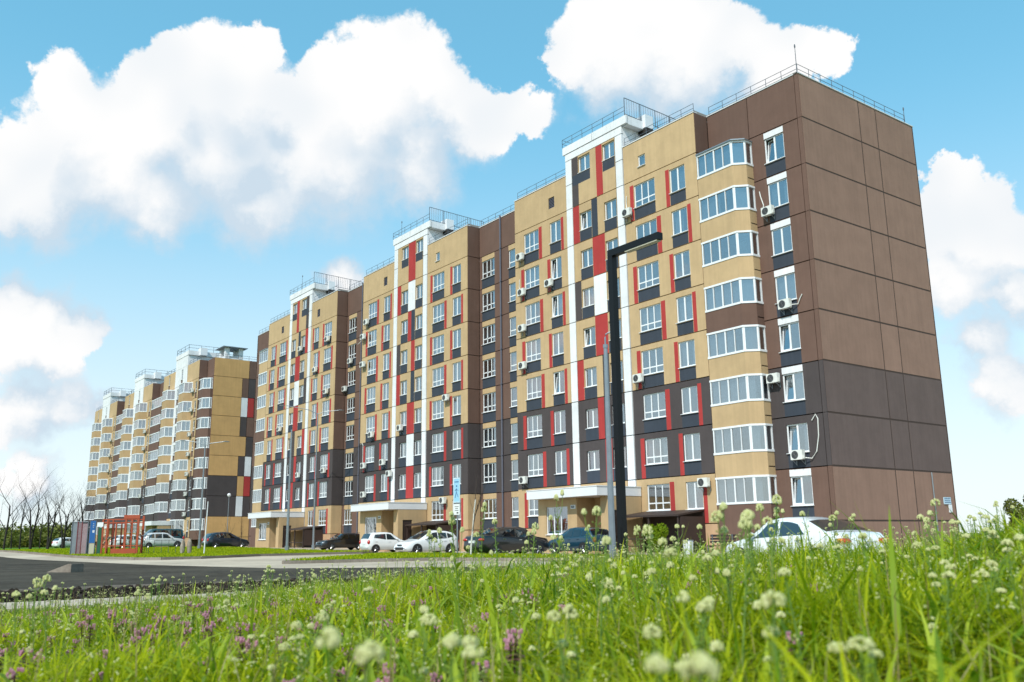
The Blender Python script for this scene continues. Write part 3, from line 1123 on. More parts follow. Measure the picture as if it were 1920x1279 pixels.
# ------------------------------------------------------------------ far apartment building
B2 = thing('apartment_building', 'smaller far apartment block with stacked glazed balconies and a checkered ochre end wall', 'building', (0, 0, 0))
XB = -98.24
U = lambda u: XB - u
for k in range(-1, 9):
    zb, zt = Z0 + FH * k, Z0 + FH * k + FH
    if k == -1: zb = -0.5
    if k == 8: zt = ZT
    ends = {8: [(0, 5.12, 'ochre_end_lit'), (5.12, 12, 'brown')], 7: [(0, 4.18, 'ochre_end_lit'), (4.18, 5.12, 'brown'), (5.12, 12, 'dark')],
            6: [(0, 4.15, 'ochre_end_lit'), (4.15, 5.1, 'white'), (5.1, 6.05, 'red'), (6.05, 12, 'brown')], 5: [(0, 4.15, 'ochre_end_lit'), (4.15, 5.1, 'dark'), (5.1, 12, 'brown')],
            4: [(0, 5.12, 'ochre_end_lit'), (5.12, 12, 'dark')], 3: [(0, 4.15, 'ochre_end_lit'), (4.15, 5.1, 'dark'), (5.1, 6.05, 'white'), (6.05, 12, 'dark')],
            2: [(0, 4.15, 'dark'), (4.15, 5.1, 'ochre_end_lit'), (5.1, 6.05, 'red'), (6.05, 12, 'dark')], 1: [(0, 4.1, 'dark'), (4.1, 5.1, 'white'), (5.1, 12, 'dark')],
            0: [(0, 5.1, 'ochre_end_lit'), (5.1, 12, 'ochre_end_lit')], -1: [(0, 12, 'ochre_end_lit')]}[k]
    for a, b_, m_ in ends:
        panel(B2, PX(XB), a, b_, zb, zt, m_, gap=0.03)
    base = 'tan_low' if k == -1 else base_of(k, False)

    def strip(u0, u1, y, m_, wins=(), pats=()):
        holes, pp = [], []
        for (kind, wa, wb) in wins:
            h = (min(U(wa), U(wb)), max(U(wa), U(wb)), zb + 0.85, zb + 2.4)
            holes.append(h)
            pp.append((h[0], h[1], zb, h[2] - 0.05, 'brown' if k > 2 else 'slate'))
            window(B2, kind, h[0], h[1], h[2], h[3], y, False)
        panel(B2, PY(y), U(u0), U(u1), zb, zt, m_, holes, pp, gap=0.03)
    on = 0 <= k <= 7
    strip(0, 2.9, 0.0, base, [])
    for bi, b0 in enumerate((2.9, 26.6, 49.6)):
        w_ = 17.4
        tm = 'tan_low' if k == -1 else base_of(k)
        strip(b0, b0 + 5.4, -1.2, tm, [('narrow', b0 + 0.5, b0 + 1.35)] if on else [])
        strip(b0 + 5.4, b0 + 11.2, -1.25, 'white' if k >= 3 else tm, ([('narrow', b0 + 6.3, b0 + 7.2), ('narrow', b0 + 9.0, b0 + 9.9)] if k >= 1 else []) if k < 8 else [('single', b0 + 7.4, b0 + 8.2)])
        strip(b0 + 11.2, b0 + w_, -1.2, tm, [('narrow', b0 + 15.6, b0 + 16.5)] if on else ([('single', b0 + 14, b0 + 14.7)] if k == 8 else []))
        for x, s in ((U(b0), 1), (U(b0 + w_), -1)):
            panel(B2, PX(x, s), -1.197, -0.003, zb, zt, 'brown' if k > 2 or k < 1 else 'dark', gap=0.03)
        if bi < 2:
            e0, e1 = b0 + w_, (26.6, 49.6)[bi]
            strip(e0, e1, 0.0, base)
            if on:
                bay(B2, [(U(e1) + 0.02, -1.15), (U(e0) - 0.9, -1.15), (U(e0) - 0.9, -0.01)], zb, 0.98, 2.46, zb - 0.28, 'dark' if k in (1, 2) else 'brown', [5, 1])
                rf = MB()
                rf.prism([(U(e1) + 0.02, -1.15), (U(e0) - 0.9, -1.15), (U(e0) - 0.9, -0.01), (U(e1) + 0.02, -0.01)], 'z', zb + 2.47, zb + 2.515)
                rf.build('balcony_roof', M['sheet'], B2)
        if on:
            mp = 'dark' if k in (1, 2) else ('ochre' if k else 'tan')
            for c0 in (b0 + 4.2, b0 + 12.5):
                plan = [(U(c0 + 1.75), -1.21), (U(c0 + 1.15), -2.3), (U(c0 - 1.15), -2.3), (U(c0 - 1.75), -1.21)]
                bay(B2, plan, zb, 0.98, 2.46, zb - 0.28, mp, [1, 3, 2])
                rf = MB()
                rf.prism(plan, 'z', zb + 2.47, zb + 2.515)
                rf.build('balcony_roof', M['sheet'], B2)
    if on:
        plan = [(U(3.0), -1.1), (U(1.15), -1.1), (U(0.25), -0.3), (U(0.25), -0.01)]
        bay(B2, plan, zb, 0.98, 2.46, zb - 0.28, 'dark' if k in (1, 2) else 'brown', [3, 2, 1])
        rf = MB()
        rf.prism(plan + [(U(3.0), -0.01)], 'z', zb + 2.47, zb + 2.515)
        rf.build('balcony_roof', M['sheet'], B2)
for b0 in (2.9, 26.6, 49.6):
    x0, x1 = U(b0 + 11.2), U(b0 + 5.4)
    c = MB()
    c.box(x0, x1, -1.25, 4.5, ZT, 27.85)
    c.box(x0 - 0.15, x1 + 0.2, -1.3, 4.6, 27.88, 28.55)
    c.build('stair_tower_head', M['white'], B2)
    railing(B2, [(x0, 4.3, 28.55), (x0, -1.2, 28.55), (x1, -1.2, 28.55), (x1, 4.3, 28.55)], 0.9, step=1.8, rails=(0.45, 0.9), r=0.03)
    c = MB()
    c.box(x1 - 0.4, x1 + 0.8, 0.3, 1.3, 27.9, 29.0)
    c.build('vent_hood', M['sheet'], B2)
    railing(B2, [(U(b0 + 5.2), -1.0, ZT), (U(b0 + 0.1), -1.0, ZT)], 0.62, step=1.6, r=0.025)
    railing(B2, [(U(b0 + 17.3), -1.0, ZT), (U(b0 + 11.4), -1.0, ZT)], 0.62, step=1.6, r=0.025)
    # entrance canopy
    a, b_ = U(b0 + 11.4), U(b0 + 5.2)
    c = MB()
    c.box(a, b_, -4.9, -1.27, 2.97, 3.55)
    c.build('entrance_canopy', M['sheet'], B2)
    c = MB()
    c.box(a + 0.1, a + 3.6, -4.0, -1.27, -0.4, 2.96)
    c.box(b_ - 0.8, b_ - 0.05, -4.0, -1.27, -0.4, 2.96)
    c.build('annex_wall', M['tan'], B2)
    c = MB()
    c.box(a + 3.61, b_ - 0.81, -2.6, -2.5, -0.4, 2.96)
    c.build('entrance_door', M['darkbrown'], B2)
railing(B2, [(XB - 0.2, 0.2, ZT), (XB - 0.2, 11.5, ZT)], 0.62, step=1.6, r=0.025)
# roof vent house with a hipped sheet roof
c = MB()
for (x, y) in ((XB - 3.0, 1.6), (XB - 3.0, 3.6), (XB - 1.0, 1.6), (XB - 1.0, 3.6)):
    c.box(x, x + 0.6, y, y + 0.6, ZT - 0.2, ZT + 1.7)
c.box(XB - 2.9, XB - 0.5, 1.7, 4.1, ZT - 0.2, ZT + 0.5)
hut = c.build('vent_house', M['sheet'], B2)
c = MB()
z = ZT + 1.7
c.prism([(XB - 3.5, 1.1), (XB + 0.1, 1.1), (XB + 0.1, 4.7), (XB - 3.5, 4.7)], 'z', z, z + 0.08)
ap = [(XB - 3.3, 1.3), (XB - 0.1, 1.3), (XB - 0.1, 4.5), (XB - 3.3, 4.5)]
for i in range(4):
    p, q = ap[i], ap[(i + 1) % 4]
    c.poly([(p[0], p[1], z + 0.08), (q[0], q[1], z + 0.08), (XB - 1.7, 2.9, z + 0.5)])
c.build('hut_roof', M['galv'], hut)
c = MB()
c.box(U(67), XB - 0.2, 0.2, 11.9, ZT - 0.25, ZT - 0.1)
for b0 in (2.9, 26.6, 49.6):
    c.box(U(b0 + 17.3), U(b0 + 0.1), -1.0, 0.2, ZT - 0.25, ZT - 0.1)
c.build('roof', M['roofing'], B2)
c = MB()
for k in range(9):
    z = Z0 + FH * k - 0.12
    c.box(U(66.8), XB - 0.2, 0.2, 11.8, z - 0.1, z + 0.08)
    for b0 in (2.9, 26.6, 49.6):
        c.box(U(b0 + 17.2), U(b0 + 0.2), -1.0, 0.2, z - 0.1, z + 0.08)
c.build('floor_slab', M['core'], B2)
c = MB()
c.box(U(66.8), XB - 0.2, 3.5, 3.65, -0.4, 25.9)
for x in np.arange(U(66), XB - 1, 4.0):
    c.box(float(x), float(x) + 0.12, 0.25, 3.5, -0.4, 25.9)
c.build('partition_wall', M['core'], B2)
c = MB()
c.box(U(67), XB, 12.0, 12.1, -0.5, ZT)
c.box(U(67), U(66.85), 0, 12.0, -0.5, ZT)
c.build('rear_wall', M['brown'], B2)

# ------------------------------------------------------------------ air conditioners
acb = MB()
acb.box(-0.40, 0.40, -0.28, 0.0, 0.0, 0.56)
acb.box(0.40, 0.45, -0.22, -0.08, 0.05, 0.25)
AC_BODY = acb.mesh('housing', M['ac'])
acg = MB()
n = 18
for r0, r1 in ((0.235, 0.215), (0.17, 0.155), (0.11, 0.095)):
    for i in range(n):
        a, b_ = 2 * math.pi * i / n, 2 * math.pi * (i + 1) / n
        acg.quad((-0.10 + r0 * math.cos(a), -0.292, 0.28 + r0 * math.sin(a)), (-0.10 + r0 * math.cos(b_), -0.292, 0.28 + r0 * math.sin(b_)),
                 (-0.10 + r1 * math.cos(b_), -0.292, 0.28 + r1 * math.sin(b_)), (-0.10 + r1 * math.cos(a), -0.292, 0.28 + r1 * math.sin(a)))
for i in range(8):
    a = math.pi * i / 8
    acg.tube([(-0.10 + 0.23 * math.cos(a), -0.291, 0.28 + 0.23 * math.sin(a)), (-0.10 - 0.23 * math.cos(a), -0.291, 0.28 - 0.23 * math.sin(a))], 0.006, 4)
AC_GR = acg.mesh('grille', M['acgrille'])
acf = MB()
acf.poly([(-0.10 + 0.225 * math.cos(2 * math.pi * i / n), -0.283, 0.28 + 0.225 * math.sin(2 * math.pi * i / n)) for i in range(n)])
AC_FAN = acf.mesh('fan_opening', M['acdark'])
acs = MB()
for x in (-0.3, 0.28):
    acs.box(x, x + 0.035, -0.30, 0.14, -0.04, -0.005)
    acs.tube([(x + 0.017, 0.13, -0.28), (x + 0.017, -0.26, -0.03)], 0.014, 4)
    acs.box(x, x + 0.035, 0.11, 0.14, -0.30, -0.04)
AC_BR = acs.mesh('bracket', M['galv'])
ORD = ['ground', 'second', 'third', 'fourth', 'fifth', 'sixth', 'seventh', 'eighth']
# x, wall plane, z, storey, what it sits by
ACS = [
    (-2.55, 0, 18.40, 6, 'below the white lintel window by the brown corner'),
    (-1.90, 0, 12.75, 4, 'below the white lintel window by the brown corner'),
    (-3.05, 0, 8.75, 2, 'beside the corner balcony on the dark strip'),
    (-1.84, 0, 4.42, 1, 'below the dark corner window with a loose pipe'),
    (-12.75, YB, 21.18, 7, 'beside the white pilaster right of the nearest tower'),
    (-24.45, YB, 21.2, 7, 'at the left edge of the nearest tan block'),
    (-24.30, YB, 18.38, 6, 'at the left edge of the nearest tan block'),
    (-21.05, YB, 18.33, 6, 'under the gridded window left of the nearest tower'),
    (-24.32, YB, 15.6, 5, 'at the left edge of the nearest tan block'),
    (-24.32, YB, 12.76, 4, 'at the left edge of the nearest tan block'),
    (-12.35, YB, 10.02, 3, 'beside the white pilaster right of the nearest tower'),
    (-24.45, YB, 4.36, 1, 'above the left end of the nearest entrance canopy'),
    (-7.45, YB, 3.25, 0, 'beside the red strip by the lowest corner balcony'),
    (-49.4, YB, 21.12, 7, 'at the left edge of the middle tan block'),
    (-50.0, YB, 19.75, 6, 'hung high on the left edge of the middle tan block'),
    (-49.95, YB, 16.98, 5, 'hung high on the left edge of the middle tan block'),
    (-58.14, YB, 21.05, 7, 'under the triple window right of the farthest tower'),
    (-65.07, YB, 21.2, 7, 'inside the farthest tower next to the red strip'),
    (-55.1, 0, 18.3, 6, 'under the triple window left of the middle block'),
    (-61.0, YB, 18.2, 6, 'under the double window right of the farthest tower'),
    (-58.1, YB, 15.45, 5, 'under the triple window right of the farthest tower'),
    (-56.2, 0, 15.55, 5, 'in the corner of the recess left of the middle block'),
    (-70.05, YB, 12.75, 4, 'under the triple window left of the farthest tower'),
    (-47.9, YB, 9.95, 3, 'under the triple window left of the middle tower'),
    (-42.5, YB, 10.03, 3, 'inside the middle tower under its left window'),
    (-49.3, YB, 7.15, 2, 'on the dark left edge of the middle block'),
    (-45.6, YB, 7.2, 2, 'under the dark double window left of the middle tower'),
    (-49.2, YB, 4.45, 1, 'on the middle block just above its canopy'),
    (-34.9, YB, 11.75, 3, 'between the two windows right of the middle tower'),
    (-44.35, YB, 6.1, 1, 'against the white pilaster of the middle tower'),
    (-64.43, YB, 7.2, 2, 'inside the farthest tower beside the red strip'),
    (-58.0, YB, 7.28, 2, 'under the dark triple window right of the farthest tower'),
    (-35.3, YB, 3.35, 0, 'on a shelf between the windows right of the middle canopy'),
]
for x, y, z, k, where in ACS:
    t = thing('air_conditioner', '%s floor white air conditioner %s' % (ORD[k], where), 'air conditioner', (x, y - 0.16, z), 0, 'air conditioners on the long apartment block')
    t.scale = (.92,) * 3
    put('housing', AC_BODY, t); put('grille', AC_GR, t); put('fan_opening', AC_FAN, t); put('bracket', AC_BR, t)
# air conditioners on the far block, too far away to tell apart
for b0 in (2.9, 26.6, 49.6):
    for k in range(0, 8):
        for du, yy in ((1.9, -1.2), (14.9, -1.2)):
            if wr.random() < 0.25:
                continue
            t = thing('air_conditioner', 'small white air conditioner beside the stacked balconies of the far ochre block', 'air conditioner', (U(b0 + du), yy - 0.16, Z0 + FH * k + wr.choice([0.15, 0.9])), 0, 'air conditioners on the far block')
            put('housing', AC_BODY, t); put('grille', AC_GR, t); put('bracket', AC_BR, t)


def hose(label, pts):
    h = MB()
    h.tube(pts, 0.028, 6)
    o = h.build('loose_pipe', M['ac'])
    tag(o, label, 'pipe', 'loose pipes of air conditioners')


hose('thin white pipe looping up the dark corner wall from an air conditioner', [(-1.4, -0.25, 4.5), (-1.1, -0.1, 4.45), (-0.8, -0.06, 4.8), (-0.62, -0.05, 5.6), (-0.58, -0.05, 6.5), (-0.7, -0.06, 6.75), (-0.95, -0.06, 6.45)])
hose('white pipe rising from the air conditioner high on the brown corner strip', [(-2.95, -0.25, 18.6), (-3.05, -0.08, 18.75), (-2.98, -0.05, 19.2), (-3.15, -0.05, 19.8), (-3.2, -0.05, 20.1)])
hose('white pipe beside the pink fourth floor curtain window at the corner', [(-1.5, -0.25, 12.9), (-1.2, -0.07, 12.9), (-1.05, -0.05, 13.2), (-0.9, -0.05, 13.4)])
hose('white pipe hanging on the dark left edge of the middle block', [(-49.9, YB - 0.05, 7.6), (-49.9, YB - 0.05, 9.4), (-50.1, YB - 0.05, 9.6), (-50.35, YB - 0.05, 9.5)])
hose('thin white pipe sticking out of the middle block at the left edge', [(-50.2, YB - 0.1, 19.9), (-50.9, YB - 0.15, 19.6), (-51.3, YB - 0.15, 19.5)])
hose('thin beige pipe beside the left edge air conditioner of the nearest block', [(-24.7, YB - 0.1, 18.8), (-24.9, YB - 0.05, 19.2), (-24.85, YB - 0.05, 19.8)])
hose('thin pipe above the air conditioner beside the white pilaster of the nearest tower', [(-12.9, YB - 0.1, 21.7), (-13.0, YB - 0.06, 22.2), (-12.95, YB - 0.06, 22.7)])

# ------------------------------------------------------------------ ground


def sst(a, b, x):
    t = min(1, max(0, (x - a) / (b - a)))
    return t * t * (3 - 2 * t)


def G(x, y):          # road level
    return -0.42 + 0.32 * sst(-34, -68, x) if x < -34 else -0.42


def stuffmat(name, c0, c1, rough=0.95, scale=6.0, bump=0.5, bscale=30.0, extra=None, c2=None):
    m = bpy.data.materials.new(name)
    m.use_nodes = True
    t = m.node_tree
    p = t.nodes['Principled BSDF']
    p.inputs['Roughness'].default_value = rough
    p.inputs['Specular IOR Level'].default_value = 0.12
    g = t.nodes.new('ShaderNodeNewGeometry')
    a = nd(t, 'ShaderNodeTexNoise', inputs={'Vector': g.outputs['Position'], 'Scale': scale, 'Detail': 8.0, 'Roughness': 0.7})
    b = nd(t, 'ShaderNodeTexNoise', inputs={'Vector': g.outputs['Position'], 'Scale': scale * 0.07, 'Detail': 3.0})
    f = mth(t, 'MULTIPLY_ADD', b.outputs[0], 0.6, mth(t, 'MULTIPLY', a.outputs[0], 0.6))
    col = mixc(t, remap(t, f, 0.42, 0.78), c0, c1)
    if c2 is not None:
        c_ = nd(t, 'ShaderNodeTexNoise', inputs={'Vector': g.outputs['Position'], 'Scale': scale * 0.25, 'Detail': 6.0, 'Roughness': 0.6})
        col = mixc(t, remap(t, c_.outputs[0], 0.55, 0.72), col, c2)
    t.links.new(col, p.inputs['Base Color'])
    nb = nd(t, 'ShaderNodeTexNoise', inputs={'Vector': g.outputs['Position'], 'Scale': bscale, 'Detail': 6.0, 'Roughness': 0.7})
    bp = nd(t, 'ShaderNodeBump', inputs={'Strength': bump, 'Distance': 0.03, 'Height': nb.outputs[0]})
    t.links.new(bp.outputs[0], p.inputs['Normal'])
    return m


M['grass_far'] = stuffmat('distant_grass', (0.060, 0.125, 0.014, 1), (0.125, 0.19, 0.028, 1), scale=2.2, bump=1.0, bscale=14)
M['lawn'] = stuffmat('lawn', (0.050, 0.130, 0.010, 1), (0.105, 0.20, 0.018, 1), scale=7, bump=1.0, bscale=40)
M['yard'] = stuffmat('dusty_concrete', lin(168, 155, 138), lin(200, 186, 166), scale=1.6, bump=0.15, bscale=60, c2=lin(150, 138, 124))
M['asphalt'] = stuffmat('asphalt', (0.038, 0.032, 0.024, 1), (0.094, 0.082, 0.063, 1), scale=4.0, bump=0.4, bscale=70, c2=(0.030, 0.029, 0.027, 1))
M['kerb'] = stuffmat('kerb_concrete', lin(122, 112, 102), lin(150, 140, 128), scale=8, bump=0.3)
M['soil'] = stuffmat('soil', (0.018, 0.013, 0.010, 1), (0.06, 0.045, 0.036, 1), scale=14, bump=1.0, bscale=26)
M['meadow_soil'] = stuffmat('meadow_soil', (0.03, 0.035, 0.012, 1), (0.05, 0.075, 0.016, 1), scale=18, bump=0.8)
M['paver'] = stuffmat('paving_tile', lin(176, 162, 146), lin(205, 192, 175), scale=10, bump=0.1, bscale=80)


def sheet(name, pts_or_grid, dz, m, kind='structure', step=None):
    pass


def grid_sheet(name, x0, x1, y0, y1, nx, ny, hfun, m, kind='structure', inside=None):
    xs, ys_ = np.linspace(x0, x1, nx), np.linspace(y0, y1, ny)
    b = MB()
    for y in ys_:
        for x in xs:
            b.v.append((float(x), float(y), float(hfun(x, y))))
    for j in range(ny - 1):
        for i in range(nx - 1):
            if inside and not inside((xs[i] + xs[i + 1]) / 2, (ys_[j] + ys_[j + 1]) / 2):
                continue
            k = j * nx + i
            b.f.append((k, k + 1, k + nx + 1, k + nx))
            b.m.append(0)
    o = b.build(name, m, smooth=True)
    return tag(o, kind=kind)


# the open ground, to the horizon
def far_h(x, y):
    d = math.hypot(x - 20, y + 30)
    return G(x, y) - 0.02 + (0.0 if d < 150 else -0.0) - (0.15 if (-100 < x < 40 and -60 < y < 30) else 0)


xs = [-3000, -1200, -600, -300, -200, -160, -130] + list(range(-115, 50, 5)) + [70, 120, 300, 1000, 3000]
ys_ = [-3000, -900, -300, -150, -90] + list(range(-70, 45, 5)) + [60, 100, 200, 500, 1200, 3000]
b = MB()
for y in ys_:
    for x in xs:
        b.v.append((x, y, far_h(x, y)))
for j in range(len(ys_) - 1):
    for i in range(len(xs) - 1):
        k = j * len(xs) + i
        b.f.append((k, k + 1, k + len(xs) + 1, k + len(xs)))
        b.m.append(0)
tag(b.build('ground', M['grass_far'], smooth=True), kind='structure')


def flat_poly(name, pts, dz, m, kind='structure', cell=3.0):
    """polygon laid on the road level, cut in cells along x so it follows the slope"""
    b = MB()
    x0, x1 = min(p[0] for p in pts), max(p[0] for p in pts)
    cuts = [x0]
    x = x0
    while x < x1 - 1e-6:
        nx_ = min(x1, x + (cell if x < -33 else 1000))
        def clip(poly, c, keep_less):
            out = []
            for i in range(len(poly)):
                p, q = poly[i], poly[(i + 1) % len(poly)]
                ip = (p[0] <= c) if keep_less else (p[0] >= c)
                iq = (q[0] <= c) if keep_less else (q[0] >= c)
                if ip: out.append(p)
                if ip != iq:
                    t = (c - p[0]) / (q[0] - p[0])
                    out.append((c, p[1] + t * (q[1] - p[1])))
            return out
        if x < -33 and nx_ > -33: nx_ = -33 if x < -33 - 1e-6 else nx_
        pc = clip(clip(pts, nx_, True), x, False)
        if len(pc) >= 3:
            b.poly([(p[0], p[1], G(p[0], p[1]) + dz) for p in pc])
        x = nx_
    return tag(b.build(name, m), kind=kind)


# concave outlines are given as several convex pieces
flat_poly('courtyard', [(-96, -33.5), (60, -33.5), (60, 30), (-96, 30)], 0.0, M['yard'])
# dark asphalt road along the courtyard, turning towards the camera
flat_poly('road', [(-140, -60), (-140, -31.9), (-44, -31.2), (-12.6, -30.0), (-3.0, -28.6), (1.6, -24.4), (7.4, -12.0), (7.4, -60)], 0.008, M['asphalt'])


def kerb(name, pts, w=0.15, h=0.15, z=None, closed=False):
    """kerb stones of about a metre laid end to end along a polyline, each stone its own part"""
    root = put(name, None)
    tag(root, kind='structure')
    n_ = 0
    me_cache = {}
    for i in range(len(pts) - (0 if closed else 1)):
        p, q = Vector(pts[i]), Vector(pts[(i + 1) % len(pts)])
        L = (q - p).length
        n = max(1, round(L / 1.0))
        ang = math.atan2(q.y - p.y, q.x - p.x)
        key = round(L / n, 2)
        if key not in me_cache:
            s = MB()
            l_ = L / n - 0.012
            s.box(0.006, l_ + 0.006, -w / 2, w / 2, -0.08, h - 0.02)
            s.box(0.012, l_, -w / 2 + 0.015, w / 2 - 0.015, h - 0.02, h)
            me_cache[key] = s.mesh('kerb_stone', M['kerb'])
        for k in range(n):
            c = p.lerp(q, k / n)
            o = put('kerb_stone', me_cache[key], root, (c.x, c.y, G(c.x, c.y) + random.uniform(-0.008, 0.004)), ang + random.uniform(-0.006, 0.006))
    return root


LAWN_A = [(-95, -28.6), (-60, -28.3), (-38, -27.8), (-27.0, -27.2), (-25.4, -26.2), (-25.6, -24.0), (-30.5, -18.6), (-31.8, -10.5), (-33.0, -9.0), (-95, -9.0)]
flat_poly('lawn', [(-95, -28.6), (-60, -28.3), (-38, -27.8), (-27.0, -27.2), (-25.4, -26.2), (-25.6, -24.0), (-30.5, -18.6), (-95, -18.6)], 0.13, M['lawn'])
flat_poly('lawn', [(-95, -18.6), (-30.5, -18.6), (-31.8, -10.5), (-33.0, -9.0), (-95, -9.0)], 0.1305, M['lawn'])
kerb('kerb', LAWN_A[:9])
LAWN_B = [(-8.9, -26.0), (-23.0, -13.6), (-21.0, -12.9), (-8.0, -13.5), (2.0, -14.0), (2.5, -17.0), (-7.6, -19.5)]
flat_poly('lawn', LAWN_B[:2] + [(-21.0, -12.9), (-8.0, -13.5), (-7.6, -19.5)], 0.13, M['lawn'])
flat_poly('lawn', [(-7.6, -19.5), (-8.0, -13.5), (2.0, -14.0), (2.5, -17.0)], 0.1305, M['lawn'])
kerb('kerb', LAWN_B + LAWN_B[:1], w=0.12, h=0.14)
# strip of lawn at the foot of the buildings
flat_poly('lawn', [(-150, -9.0), (-95, -9.0), (-95, -28.6), (-150, -29)], 0.129, M['lawn'])
# verge, soil strip and paved footpath on this side of the road
flat_poly('soil_strip', [(7.5, -60), (7.5, -22), (12.0, -22), (12.0, -60)], 0.02, M['soil'])
cl = MB()
for i in range(2600):
    x, y = random.uniform(7.6, 11.9), random.uniform(-46, -25)
    r = random.uniform(0.02, 0.07)
    cl.blob((x, y, -0.40 + r * 0.4), (r * random.uniform(0.7, 1.4), r * random.uniform(0.7, 1.4), r * 0.75), 6, 4, 0, 0.25)
tag(cl.build('soil_clods', M['soil']), kind='stuff')
kerb('kerb', [(7.43, -60), (7.43, -22)], w=0.12, h=0.07)
pv = put('footpath', None)
tag(pv, kind='structure')
bs = MB(); bs.box(12.02, 13.7, -60, -24, -0.6, -0.385)
bs.build('footpath_bed', M['soil'], pv)
tl = MB(); tl.box(0.006, 0.394, 0.006, 0.194, -0.05, 0.0)
TILE = tl.mesh('paving_tile', M['paver'])
cnt = 0
rest = MB()
for j in range(4):
    for i in range(175):
        x, y = 12.05 + j * 0.4, -58 + i * 0.2 + 0.1 * (j % 2)
        zz = -0.345 + random.uniform(-0.004, 0.004)
        if -41.0 < y < -26 and cnt < 296:
            put('paving_tile', TILE, pv, (x, y, zz)); cnt += 1
        else:
            rest.box(x + 0.006, x + 0.394, y + 0.006, y + 0.194, zz - 0.05, zz)
o = rest.build('paving_tiles', M['paver'], pv); tag(o, kind='stuff')
# little concrete ramp block on the asphalt
rp = MB()
rp.prism([(-0.1, -0.01), (1.05, -0.01), (1.05, 0.27), (0.9, 0.27)], 'x', 0, 0.5)
o = rp.build('concrete_ramp', M['kerb'], None, loc=(-6.6, -34.9, -0.41), rz=math.radians(-60))
tag(o, 'small concrete ramp wedge lying on the dark asphalt road', 'concrete block')

# ------------------------------------------------------------------ cars
M['tyre'] = mat('tyre_rubber', (0.018, 0.018, 0.02, 1), rough=0.85)
M['rim'] = mat('alloy_rim', lin(150, 152, 156), rough=0.35, metal=0.8)
M['trim'] = mat('black_trim', (0.015, 0.015, 0.017, 1), rough=0.5)
M['chrome'] = mat('chrome', lin(215, 218, 222), rough=0.12, metal=1.0)
M['headlamp'] = mat('headlamp_glass', lin(205, 212, 218), rough=0.1, coat=1.0)
M['tail'] = mat('tail_lamp', lin(188, 28, 22), rough=0.15, coat=1.0)
M['amber'] = mat('amber_lamp', lin(236, 150, 50), rough=0.2, coat=1.0)
M['plate'] = mat('plate_white', lin(226, 228, 228), rough=0.5)
M['ink'] = mat('plate_black', lin(30, 30, 32), rough=0.6)


def paint(name, c, metal=0.0):
    return mat(name, c, rough=0.28, metal=metal, coat=0.8, var=0.03, vscale=1.5)


P_WHITE = paint('white_car_paint', lin(232, 234, 236))
P_BLACK = paint('black_car_paint', (0.008, 0.008, 0.010, 1))
P_TEAL = paint('teal_car_paint', lin(12, 52, 70))
P_NAVY = paint('dark_blue_car_paint', lin(22, 34, 48))
P_GREEN = paint('dark_green_van_paint', lin(26, 62, 70))
P_SILVER = paint('silver_car_paint', lin(196, 200, 204))

